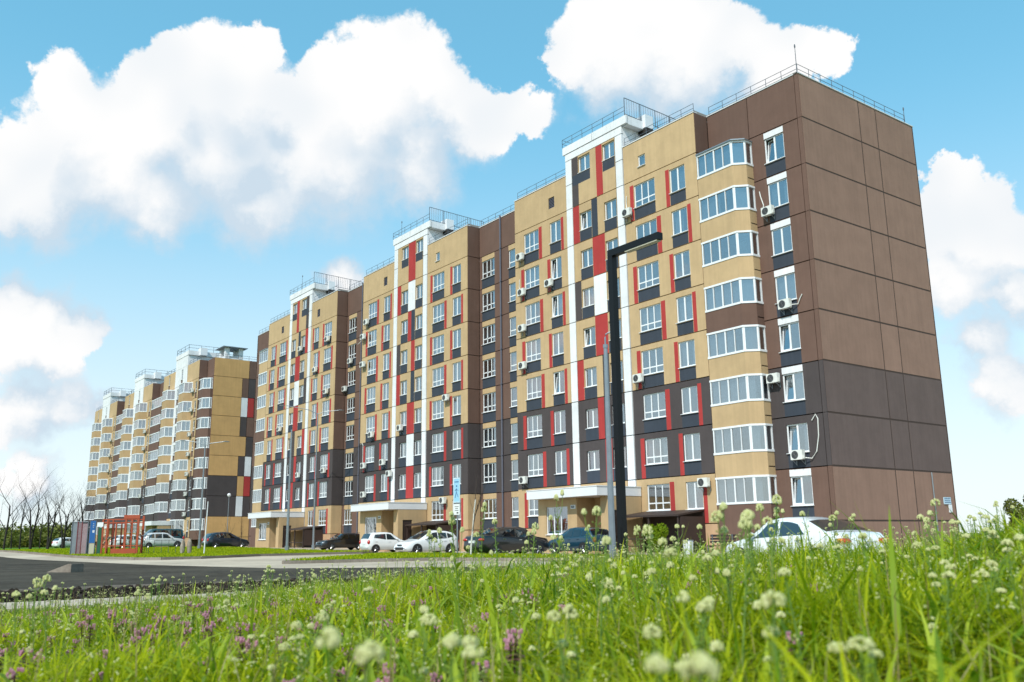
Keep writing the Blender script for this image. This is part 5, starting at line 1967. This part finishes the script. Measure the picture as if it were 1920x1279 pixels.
TREES = [
    (-71.77, -27.72, 8.2, 0.10, -0.03, 1, 'bare tree at the very left edge of the lawn, thin branches cut by the picture'),
    (-84.32, -24.47, 6.5, 0.09, 0.02, 1, 'slim bare tree at the left between two darker trees'),
    (-68.02, -26.04, 7.6, 0.09, 0.03, 2, 'tall forked bare tree on the left lawn with a dark leaning trunk'),
    (-94.12, -20.88, 7.0, 0.07, -0.02, 1, 'straight thin bare tree behind the forked one'),
    (-64.86, -25.15, 6.8, 0.09, 0.06, 2, 'bare tree with a dark trunk bending right, left of the clump'),
    (-76.08, -21.79, 7.0, 0.09, 0.00, 2, 'clumped bare tree with several upright stems on the far lawn'),
    (-97.80, -17.44, 7.8, 0.07, -0.05, 1, 'thin bare tree just behind the clumped stems'),
    (-70.02, -22.03, 5.6, 0.06, -0.02, 1, 'small bare tree with fine twigs right of the clump'),
    (-67.29, -21.73, 6.4, 0.09, 0.01, 2, 'bare tree with rounded twiggy crown beside the far ochre block'),
    (-113.05, -21.16, 8.0, 0.09, -0.03, 1, 'distant bare tree behind the left edge trees'),
    (-112.93, -12.63, 7.5, 0.09, -0.02, 1, 'distant bare tree beside the white car at the left')]
for i, (x, y, h, r, lx, fk, lab) in enumerate(TREES):
    bare_tree(lab, (x, y, G(x, y) + .1), h, r, (lx * RT2.x, lx * RT2.y), fk, 40 + i)
bare_tree('leafless white barked birch sapling beside the parking sign', (-10.35, -15.6, -.3), 5.4, .05, (.03, .0), 1, 5, None, 'birch', 3, .30)
for i, (x, y, h, lab) in enumerate([(-56.0, -10.5, 3.2, 'thin leafless sapling before the ochre end wall right of the lamp'), (-68.0, -7.5, 4.0, 'thin leafless sapling in the middle of the ochre end wall'), (-60.2, -13.0, 2.6, 'thin leafless sapling close to the white pole')]):
    bare_tree(lab, (x, y, -.15), h, .03, (0, 0), 1, 70 + i, 'thin saplings by the ochre wall', 'twig', 3, .35)
t = thing('white_pole', 'thin white pole on the lawn left of the dark blue hatchback', 'pole', (-36.3, -20.3, -.3))
q = MB(); q.tube([(0, 0, 0), (.06, .05, 3.6)], [.045, .03], 7); q.build('pole', M['sheet'], t)

# ------------------------------------------------------------------ foliage
def leafmat(name, c0, c1, trans=0.42, rough=.55):
    m = bpy.data.materials.new(name)
    m.use_nodes = True
    t = m.node_tree
    t.nodes.clear()
    at = nd(t, 'ShaderNodeAttribute', attribute_name='tone')
    col = mixc(t, at.outputs['Fac'], c0, c1)
    df = nd(t, 'ShaderNodeBsdfPrincipled', inputs={'Base Color': col, 'Roughness': rough, 'Specular IOR Level': .12})
    tcol = nd(t, 'ShaderNodeMix', data_type='RGBA', blend_type='MULTIPLY')
    tcol.inputs[0].default_value = 1
    t.links.new(col, tcol.inputs[6])
    tcol.inputs[7].default_value = (1.5, 1.45, .75, 1)
    tl = nd(t, 'ShaderNodeBsdfTranslucent', inputs={'Color': tcol.outputs[2]})
    mx = nd(t, 'ShaderNodeMixShader', inputs={0: trans, 1: df.outputs[0], 2: tl.outputs[0]})
    nd(t, 'ShaderNodeOutputMaterial', inputs={0: mx.outputs[0]})
    return m


M['blade'] = leafmat('grass_blade', (0.095, 0.190, 0.003, 1), (0.58, 0.60, 0.016, 1))
M['broad'] = leafmat('broad_grass_blade', (0.08, 0.19, 0.005, 1), (0.50, 0.58, 0.06, 1), .4, .5)
M['stalk'] = leafmat('brown_stalk', (0.16, 0.12, 0.05, 1), (0.34, 0.30, 0.12, 1), .2)
M['dry'] = leafmat('dry_blade', (0.30, 0.26, 0.10, 1), (0.45, 0.40, 0.2, 1))
M['weed'] = leafmat('weed_leaf', (0.06, 0.14, 0.004, 1), (0.32, 0.40, 0.02, 1))
M['bush'] = leafmat('bush_leaf', (0.07, 0.10, 0.022, 1), (0.20, 0.21, 0.05, 1), .35)
M['stem'] = leafmat('flower_stem', (0.15, 0.27, 0.05, 1), (0.26, 0.36, 0.09, 1), .3)
M['petal'] = leafmat('cream_petal', (0.56, 0.59, 0.25, 1), (0.80, 0.78, 0.50, 1), .35)
M['nettle'] = leafmat('purple_leaf', (0.10, 0.085, 0.04, 1), (0.26, 0.13, 0.12, 1), .3)
M['pink'] = leafmat('pink_petal', (0.46, 0.19, 0.31, 1), (0.74, 0.45, 0.54, 1), .35)


def raw_mesh(name, V, quads, tris, tone, m):
    nv = len(V)
    nq, nt = len(quads), len(tris)
    me = bpy.data.meshes.new(name)
    me.vertices.add(nv)
    me.vertices.foreach_set('co', np.ascontiguousarray(V, dtype=np.float32).ravel())
    me.loops.add(nq * 4 + nt * 3)
    me.loops.foreach_set('vertex_index', np.concatenate([quads.ravel(), tris.ravel()]).astype(np.int32))
    me.polygons.add(nq + nt)
    me.polygons.foreach_set('loop_start', np.concatenate([np.arange(nq) * 4, nq * 4 + np.arange(nt) * 3]).astype(np.int32))
    me.polygons.foreach_set('use_smooth', np.ones(nq + nt, dtype=bool))
    me.update(calc_edges=True)
    a = me.attributes.new('tone', 'FLOAT', 'POINT')
    a.data.foreach_set('value', tone.astype(np.float32))
    me.materials.append(m)
    return me


def blades(name, X, Y, Zr, h, w, bend, m, kind='stuff', tone=None):
    n = len(X)
    az = rng.uniform(0, 2 * np.pi, n)
    fa = az + rng.uniform(-.6, .6, n) + np.pi / 2
    ba = np.stack([np.cos(az), np.sin(az)], 1)
    wa = np.stack([np.cos(fa), np.sin(fa)], 1)
    lv = [0, .36, .7, 1.0]
    ww = [.75, 1.0, .62, 0]
    P = np.zeros((n, 7, 3))
    for i, (l, k) in enumerate(zip(lv, ww)):
        c = np.stack([X + ba[:, 0] * bend * h * l ** 2, Y + ba[:, 1] * bend * h * l ** 2, Zr + h * (l - .38 * np.minimum(bend, 1.3) * l ** 2.4)], 1)
        if i < 3:
            o = np.stack([wa[:, 0] * w * k / 2, wa[:, 1] * w * k / 2, np.zeros(n)], 1)
            P[:, 2 * i] = c - o
            P[:, 2 * i + 1] = c + o
        else:
            P[:, 6] = c
    b0 = np.arange(n)[:, None] * 7
    quads = np.concatenate([b0 + np.array([[0, 1, 3, 2]]), b0 + np.array([[2, 3, 5, 4]])])
    tris = b0 + np.array([[4, 5, 6]])
    if tone is None:
        tone = rng.beta(1.6, 1.8, n)
    me = raw_mesh(name, P.reshape(-1, 3), quads, tris, np.repeat(tone, 7), m)
    return tag(put(name, me), kind=kind)


# the meadow's own ground
def AD(x, y):
    v = Vector((x - CAM.x, y - CAM.y))
    return v.dot(RT2), v.dot(FW2)


def W2(a, d):
    return (CAM.x + a * RT2.x + d * FW2.x, CAM.y + a * RT2.y + d * FW2.y)


MEADOW = [(13.75, -60), (13.75, -37.5), (11.8, -31.5), (9.6, -28.2), (9.2, -25.2), (10.5, -23.2), (30, -22.4), (60, -23), (60, -60)]


def seg_dist(px, py):
    """signed distance (positive inside) to the meadow outline, vectorised"""
    px, py = np.asarray(px, float), np.asarray(py, float)
    d = np.full(px.shape, 1e9)
    ins = np.zeros(px.shape, bool)
    for i in range(len(MEADOW)):
        (x0, y0), (x1, y1) = MEADOW[i], MEADOW[(i + 1) % len(MEADOW)]
        ex, ey = x1 - x0, y1 - y0
        t = np.clip(((px - x0) * ex + (py - y0) * ey) / (ex * ex + ey * ey), 0, 1)
        d = np.minimum(d, np.hypot(px - x0 - t * ex, py - y0 - t * ey))
        c = ((y0 > py) != (y1 > py)) & (px < (x1 - x0) * (py - y0) / (y1 - y0 + 1e-12) + x0)
        ins ^= c
    return np.where(ins, d, -d)


def soil_h(x, y):
    x, y = np.asarray(x, float), np.asarray(y, float)
    a = (x - CAM.x) * RT2.x + (y - CAM.y) * RT2.y
    d = (x - CAM.x) * FW2.x + (y - CAM.y) * FW2.y
    h = np.clip(.03 + .06 * a, -.34, .16) - np.clip((d - 7) / 55, 0, .22) + .20 * np.clip((a / np.maximum(d, 1) - .40) / .16, 0, 1) * np.clip((d - 2) / 3, 0, 1) * np.clip((16 - d) / 6, 0, 1)
    h = h + .025 * np.sin(x * 1.7 + 1) * np.cos(y * 1.3) + .015 * np.sin(x * 4.1) * np.sin(y * 3.7 + 2)
    e = np.clip(seg_dist(x, y) / 2.2, 0, 1)
    e = e * e * (3 - 2 * e)
    return -.40 + (h + .40) * e


gx = np.concatenate([np.arange(8, 46, .3)])
gy = np.concatenate([np.arange(-60, -19.8, .3)])
GX, GY = np.meshgrid(gx, gy)
HH = soil_h(GX, GY)
SD = seg_dist(GX, GY)
b = MB()
b.v = [(float(x), float(y), float(z)) for x, y, z in zip(GX.ravel(), GY.ravel(), HH.ravel())]
nx = len(gx)
for j in range(len(gy) - 1):
    for i in range(nx - 1):
        if SD[j, i] > -.3 and SD[j + 1, i + 1] > -.3:
            k = j * nx + i
            b.f.append((k, k + 1, k + nx + 1, k + nx)); b.m.append(0)
tag(b.build('meadow_ground', M['meadow_soil'], smooth=True), kind='structure')


def scatter(n, d0, d1, margin=.06, power=1.0, wide=.74):
    """points in front of the camera within the meadow"""
    d = d0 + (d1 - d0) * rng.random(n) ** power
    a = rng.uniform(-1, 1, n) * (wide * d + .3)
    x = CAM.x + a * RT2.x + d * FW2.x
    y = CAM.y + a * RT2.y + d * FW2.y
    ok = seg_dist(x, y) > margin
    return x[ok], y[ok], d[ok], a[ok]


def clump(x, y, s=1.0):
    return .5 + .5 * np.sin(x * 2.1 * s + 1.3 * np.sin(y * 1.7 * s)) * np.sin(y * 2.6 * s + 1.1 * np.sin(x * 1.9 * s))


def shrink(a, d):
    """the grass thins and shortens towards the footpath on the left"""
    return np.clip(.66 + 1.1 * (a / np.maximum(d, .5) + .42), .72, 1.0) * np.where(rng.random(len(d)) < .06, 1.5, 1.0)


BL = [(33000, .75, 3.2, .18, .36, .0075), (49000, 3.0, 8.0, .15, .33, .0085), (62000, 7.5, 15.0, .12, .26, .011), (56000, 14.0, 30.0, .12, .24, .018)]
for i, (n, d0, d1, h0, h1, w_) in enumerate(BL):
    x, y, d, a = scatter(n, d0, d1)
    cl_ = clump(x, y)
    keep = rng.random(len(x)) < .55 + .45 * cl_
    x, y, cl_, a, d = x[keep], y[keep], cl_[keep], a[keep], d[keep]
    h = rng.uniform(h0, h1, len(x)) * (.42 + .75 * cl_) * shrink(a, d) * np.where(seg_dist(x, y) < 1.0, .8, 1)
    tn = np.clip(rng.beta(1.6, 1.8, len(x)) * .75 + .25 * clump(x, y, .45), 0, 1)
    blades('meadow_grass', x, y, soil_h(x, y) - .01, h, rng.uniform(.5, 1.9, len(x)) * w_, rng.beta(1.5, 2.2, len(x)) * 2.0 + .1, M['blade'], tone=tn)
x, y, d, a = scatter(5000, 1.2, 20)
blades('dry_grass', x, y, soil_h(x, y), rng.uniform(.1, .34, len(x)), rng.uniform(.003, .006, len(x)) * (1 + d * .05), rng.uniform(.1, 1.2, len(x)), M['dry'])
x, y, d, a = scatter(13500, .8, 14, .1, .8)
cl_ = clump(x, y, .8)
blades('broad_grass', x, y, soil_h(x, y), rng.uniform(.20, .40, len(x)) * (.55 + .6 * cl_) * shrink(a, d), rng.uniform(.011, .022, len(x)), rng.beta(1.4, 1.8, len(x)) * 1.8 + .1, M['broad'])
x, y, d, a = scatter(3000, 1.2, 22, .1, .8)
blades('brown_stalks', x, y, soil_h(x, y), rng.uniform(.2, .40, len(x)), rng.uniform(.003, .005, len(x)) * (1 + d * .06), rng.uniform(.02, .35, len(x)), M['stalk'])
# broad low weeds between the grass
x, y, d, a = scatter(16000, 1.0, 16)
blades('broad_weeds', x, y, soil_h(x, y), rng.uniform(.06, .2, len(x)), rng.uniform(.012, .03, len(x)), rng.uniform(.6, 1.8, len(x)), M['weed'])
# lawn grass: short tufts on the two mown lawns, along their kerbs
def in_poly(px, py, poly):
    ins = np.zeros(px.shape, bool)
    for i in range(len(poly)):
        (x0, y0), (x1, y1) = poly[i], poly[(i + 1) % len(poly)]
        ins ^= ((y0 > py) != (y1 > py)) & (px < (x1 - x0) * (py - y0) / (y1 - y0 + 1e-12) + x0)
    return ins


for poly, n in ((LAWN_A, 60000), (LAWN_B, 26000)):
    xs_, ys2 = [p[0] for p in poly], [p[1] for p in poly]
    x, y = rng.uniform(max(min(xs_), -72), max(xs_), n), rng.uniform(min(ys2), max(ys2), n)
    k = in_poly(x, y, poly)
    x, y = x[k], y[k]
    z = np.array([G(float(a_), 0) for a_ in x]) + .125
    blades('lawn_grass', x, y, z, rng.uniform(.06, .16, len(x)), rng.uniform(.02, .05, len(x)), rng.uniform(.2, 1.2, len(x)), M['blade'])


# ------------------------------------------------------------------ flowering weeds
def tone_mesh(me, lo=0.0, hi=1.0):
    a = me.attributes.new('tone', 'FLOAT', 'POINT')
    a.data.foreach_set('value', np.random.default_rng(5).uniform(lo, hi, len(me.vertices)).astype(np.float32))
    return me


def white_weed(seed, h):
    rr = random.Random(seed)
    s, f, l = MB(), [], MB()
    p = [Vector((0, 0, 0))]
    d = Vector((rr.uniform(-.1, .1), rr.uniform(-.1, .1), 1))
    for i in range(5):
        d = (d + Vector((rr.uniform(-.12, .12), rr.uniform(-.12, .12), 0))).normalized()
        p.append(p[-1] + d * h / 5)
    s.tube(p, [.0028, .0026, .0024, .0022, .0018, .0014], 4, cap=False)
    heads = [(p[-1], 1.0)]
    for j in range(rr.choice([0, 1, 2, 3])):
        i = rr.choice([2, 3, 3, 4])
        a = rr.uniform(0, 6.28)
        e = p[i] + Vector((math.cos(a), math.sin(a), 0)) * rr.uniform(.02, .05) + Vector((0, 0, rr.uniform(.05, .1)))
        s.tube([p[i], p[i].lerp(e, .5) + Vector((math.cos(a), math.sin(a), 0)) * .01, e], .0015, 3, cap=False)
        heads.append((e, rr.uniform(.5, .8)))
    # seed pods up the stalk
    for j in range(26):
        t = rr.uniform(.5, .93)
        i = min(4, int(t * 5))
        q = p[i].lerp(p[i + 1], t * 5 - i)
        a = rr.uniform(0, 6.28)
        o = q + Vector((math.cos(a) * .012, math.sin(a) * .012, .006))
        s.tube([q, o], .0006, 3, cap=False)
        s.blob(o, (.0032, .0032, .0022), 4, 2)
    # leaves
    for j in range(7):
        t = rr.uniform(.03, .6)
        i = min(4, int(t * 5))
        q = p[i].lerp(p[i + 1], t * 5 - i)
        a = rr.uniform(0, 6.28)
        L_ = rr.uniform(.03, .065)
        v = Vector((math.cos(a), math.sin(a), .7)).normalized()
        w_ = v.cross(Vector((0, 0, 1))).normalized() * L_ * .22
        l.quad(q, q + v * L_ * .45 + w_, q + v * L_ - Vector((0, 0, .012)), q + v * L_ * .45 - w_)
    for c, k in heads:
        fb = MB(); f.append(fb)
        R_ = .0120 * k * rr.uniform(.85, 1.25)
        for j in range(int(46 * k)):
            a, u = rr.uniform(0, 6.28), rr.uniform(-.35, 1)
            q = math.sqrt(max(0, 1 - u * u))
            o = c + Vector((R_ * q * math.cos(a), R_ * q * math.sin(a), R_ * u * .85))
            fb.blob(o, (.0034 * rr.uniform(.7, 1.3),) * 3, 4, 3)
    return tone_mesh(s.mesh('stem', M['stem'])), [tone_mesh(q.mesh('flower_head', M['petal'])) for q in f], tone_mesh(l.mesh('leaves', M['weed']))


WV = [white_weed(200 + i, .30) for i in range(8)]


def put_weed(x, y, h, i, k=1.0):
    s, f, l = WV[i % len(WV)]
    t = thing('flowering_weed', 'white flowering weed with a domed cream flower head standing in the meadow grass', 'flower', (x, y, float(soil_h(x, y)) - .01), wr.uniform(0, 6.28), 'white flowering weeds in the meadow')
    t.scale = (max(k, .8), max(k, .8), h / .30)
    put('stem', s, t); tag(put('leaves', l, t), kind='stuff')
    for q in f: put('flower_head', q, t)
    return t


TALL = [(23.45, -38.60, 0.574), (23.83, -38.75, 0.602), (23.17, -38.16, 0.685), (23.82, -38.51, 0.595), (24.12, -38.56, 0.585),
        (23.14, -38.19, 0.531), (23.61, -37.90, 0.743), (25.45, -39.27, 0.592), (25.91, -39.67, 0.510), (22.29, -36.73, 0.490),
        (22.62, -36.87, 0.567), (22.91, -36.67, 0.524), (24.14, -37.74, 0.569), (25.72, -39.25, 0.527), (25.71, -39.26, 0.490),
        (23.60, -36.89, 0.569), (25.84, -39.08, 0.586), (26.13, -39.37, 0.559), (26.40, -39.68, 0.533), (25.90, -39.00, 0.574),
        (25.92, -38.98, 0.579), (25.81, -38.80, 0.554), (24.50, -36.98, 0.622), (24.60, -37.37, 0.508), (24.81, -37.13, 0.632),
        (24.99, -37.19, 0.590), (24.84, -36.85, 0.589), (26.13, -38.70, 0.498), (25.61, -38.56, 0.653), (25.96, -37.93, 0.622),
        (25.72, -37.58, 0.575), (25.79, -37.48, 0.551), (25.82, -37.44, 0.528), (25.62, -36.88, 0.582), (26.38, -38.36, 0.493),
        (26.05, -37.97, 0.494), (26.02, -38.02, 0.475), (25.68, -37.62, 0.451), (26.65, -38.84, 0.479), (25.60, -37.74, 0.431),
        (26.34, -38.42, 0.460), (25.44, -36.28, 0.562), (25.24, -36.54, 0.517), (24.44, -37.62, 0.554), (24.06, -37.30, 0.508),
        (25.74, -39.22, 0.456), (25.82, -39.11, 0.437), (23.97, -38.25, 0.507), (23.04, -37.83, 0.496), (22.74, -38.22, 0.502),
        (22.70, -38.28, 0.537), (22.09, -39.09, 0.347), (23.39, -40.69, 0.376), (23.42, -40.65, 0.353), (23.46, -40.60, 0.308),
        (23.37, -40.72, 0.299), (21.83, -39.45, 0.236), (21.55, -39.81, 0.192), (21.61, -39.73, 0.174), (26.48, -39.57, 0.419),
        (25.65, -39.34, 0.382), (26.97, -40.25, 0.412), (26.98, -40.99, 0.392), (27.29, -40.82, 0.395), (26.64, -39.86, 0.383),
        (26.11, -40.40, 0.338), (26.69, -40.62, 0.338), (26.17, -39.98, 0.329), (26.97, -40.08, 0.356), (26.64, -39.02, 0.400),
        (26.47, -38.91, 0.415), (21.67, -39.65, 0.272)]
for i, (x, y, top) in enumerate(TALL):
    h = top - float(soil_h(x, y))
    put_weed(x, y, max(.2, h), i, 1.15)
cnt = len(TALL)
x, y, d, a = scatter(700, 1.1, 13, .2, .75, .6)
for i in range(len(x)):
    if cnt >= 290:
        break
    dens = .35 + .65 * max(0, min(1, (a[i] / max(d[i], .1) + .45) / .6))
    if wr.random() > dens:
        continue
    put_weed(float(x[i]), float(y[i]), wr.uniform(.20, .36), i, wr.uniform(.8, 1.1)); cnt += 1
# tiny pale buds and seed pods all through the grass
x, y, d, a = scatter(3600, 1.6, 14, .1, .8)
bud = MB()
for i in range(len(x)):
    z = float(soil_h(x[i], y[i])) + wr.uniform(.10, .30)
    for j in range(wr.choice([2, 3, 5])):
        bud.blob((x[i] + wr.uniform(-.010, .010), y[i] + wr.uniform(-.010, .010), z + wr.uniform(-.02, .02)), (.0035, .0035, .0032), 4, 2)
o = put('seed_buds', tone_mesh(bud.mesh('seed_buds', M['petal']))); tag(o, kind='stuff')
# the farther ones, past counting
x, y, d, a = scatter(2900, 8, 27, .15, .8, .64)
pet, stm = MB(), MB()
for i in range(len(x)):
    if wr.random() > .35 + .65 * max(0, min(1, (a[i] / d[i] + .45) / .6)):
        continue
    z = float(soil_h(x[i], y[i]))
    h = wr.uniform(.22, .42)
    stm.tube([(x[i], y[i], z), (x[i] + .02, y[i], z + h)], .0025, 3, cap=False)
    for j in range(9):
        a_, u = wr.uniform(0, 6.28), wr.uniform(-.3, 1)
        q_ = math.sqrt(1 - u * u)
        pet.blob((x[i] + .02 + .014 * q_ * math.cos(a_), y[i] + .014 * q_ * math.sin(a_), z + h + .012 * u), (.006, .006, .005), 4, 2)
o = put('distant_flowers', tone_mesh(pet.mesh('distant_flowers', M['petal']))); tag(o, kind='stuff')
o = put('distant_stems', tone_mesh(stm.mesh('distant_stems', M['stem']))); tag(o, kind='stuff')


def nettle(seed):
    rr = random.Random(seed)
    s, l, f = MB(), MB(), MB()
    h = .125
    s.tube([(0, 0, 0), (.004, .002, h * .5), (0, 0, h)], .0022, 4, cap=False)
    for lev in range(6):
        z = h * (.70 + .30 * lev / 5)
        n_ = 6
        for j in range(n_):
            a = 2 * math.pi * j / n_ + lev * .5 + rr.uniform(-.2, .2)
            L_ = (.022 - .0022 * lev) * rr.uniform(.8, 1.2)
            v = Vector((math.cos(a), math.sin(a), rr.uniform(-.35, .15)))
            w_ = Vector((-math.sin(a), math.cos(a), 0)) * L_ * .42
            q = Vector((0, 0, z))
            l.quad(q, q + v * L_ * .5 + w_, q + v * L_, q + v * L_ * .5 - w_)
        if lev >= 3:
            for j in range(5):
                a = rr.uniform(0, 6.28)
                q = Vector((.011 * math.cos(a), .011 * math.sin(a), z + .004))
                f.blob(q + Vector((.003 * math.cos(a), .003 * math.sin(a), .004)), (.0036, .0036, .0055), 4, 3)
    return tone_mesh(s.mesh('stem', M['nettle'])), tone_mesh(l.mesh('leaves', M['nettle'])), tone_mesh(f.mesh('blossoms', M['pink']))


NV = [nettle(300 + i) for i in range(5)]
x, y, d, a = scatter(1300, .95, 8.0, .15, .8, .6)
cnt = 0
for i in range(len(x)):
    dens = max(.16, min(1, .55 - (a[i] / d[i]) * 1.1))
    if wr.random() > dens or cnt >= 280:
        continue
    s, l, f = NV[i % 5]
    t = thing('dead_nettle', 'short purple pink dead nettle flower low in the meadow grass', 'flower', (float(x[i]), float(y[i]), float(soil_h(x[i], y[i]))), wr.uniform(0, 6.28), 'pink dead nettles in the meadow')
    k = wr.uniform(.95, 1.5)
    t.scale = (k, k, k * wr.uniform(.75, 1.05))
    put('stem', s, t); tag(put('leaves', l, t), kind='stuff'); tag(put('blossoms', f, t), kind='stuff')
    cnt += 1


# ------------------------------------------------------------------ bushes and the far wood
def leaf_cloud(name, centres, n, leaf, m):
    pts = []
    c = np.array([q[:3] for q in centres]); r = np.array([q[3:6] for q in centres])
    wgt = (r[:, 0] * r[:, 1]) ; wgt = wgt / wgt.sum()
    k = rng.choice(len(c), n, p=wgt)
    v = rng.normal(size=(n, 3)); v /= np.linalg.norm(v, axis=1)[:, None]
    rad = rng.uniform(.55, 1.05, n) ** .6
    P = c[k] + v * r[k] * rad[:, None]
    u = rng.normal(size=(n, 3)); u /= np.linalg.norm(u, axis=1)[:, None]
    w = np.cross(u, v); w /= np.linalg.norm(w, axis=1)[:, None] + 1e-9
    s = leaf * rng.uniform(.6, 1.4, n)[:, None]
    V = np.stack([P - u * s, P + w * s * .6, P + u * s, P - w * s * .6], 1).reshape(-1, 3)
    quads = (np.arange(n)[:, None] * 4 + np.array([[0, 1, 2, 3]]))
    tone = np.repeat(np.clip(rng.beta(2, 2, n) * .8 + .2 * (k % 3) / 2, 0, 1), 4)
    return raw_mesh(name, V, quads, np.zeros((0, 3), int), tone, m)


cs = []
for i in range(150):
    d = random.uniform(170, 240)
    a = random.uniform(-.66, -.40) * d
    x, y = W2(a, d)
    h = random.uniform(1.2, 2.9)
    cs.append((x, y, h * .8 - .2, random.uniform(2.5, 5), random.uniform(2.5, 5), h))
for i in range(60):
    d = random.uniform(90, 160)
    a = random.uniform(.57, .75) * d
    x, y = W2(a, d)
    cs.append((x, y, 1.0, 3.5, 3.5, random.uniform(1.5, 3)))
o = put('far_wood', leaf_cloud('far_wood', cs, 60000, .35, M['bush'])); tag(o, kind='stuff')
for (a, d, h, lab) in ((.56, 62, 3.9, 'dark green leafy tree at the right edge beyond the end wall'),):
    x, y = W2(a * d, d)
    t = thing('leafy_tree', lab, 'tree', (x, y, -.4))
    q = MB(); q.tube([(0, 0, 0), (.05, 0, h * .4), (0, .05, h * .8)], [.12, .09, .03], 7)
    for k in range(6):
        aa = k * 1.05
        q.tube([(.03, 0, h * (.25 + .07 * k)), (math.cos(aa) * h * .2, math.sin(aa) * h * .2, h * (.45 + .07 * k))], [.04, .015], 5)
    q.build('trunk', M['bark'], t)
    rr = random.Random(9)
    cc = [(rr.uniform(-.26, .26) * h, rr.uniform(-.26, .26) * h, h * rr.uniform(.22, .86), h * .15, h * .15, h * .16) for _ in range(14)]
    put('crown', leaf_cloud('crown', cc, 9000, .09, M['bush']), t)
# small leafy shrub by the bins
x, y = -5.6, -7.4
t = thing('shrub', 'small bright green shrub at the building base left of the white sedan', 'shrub', (x, y, -.42))
q = MB(); q.tube([(0, 0, 0), (.05, 0, .9)], [.04, .02], 6); q.build('trunk', M['bark'], t)
put('crown', leaf_cloud('crown', [(0, 0, .8, .5, .5, .6), (.3, .1, 1.2, .35, .35, .4), (-.3, 0, 1.1, .35, .35, .45)], 2500, .05, M['weed']), t)
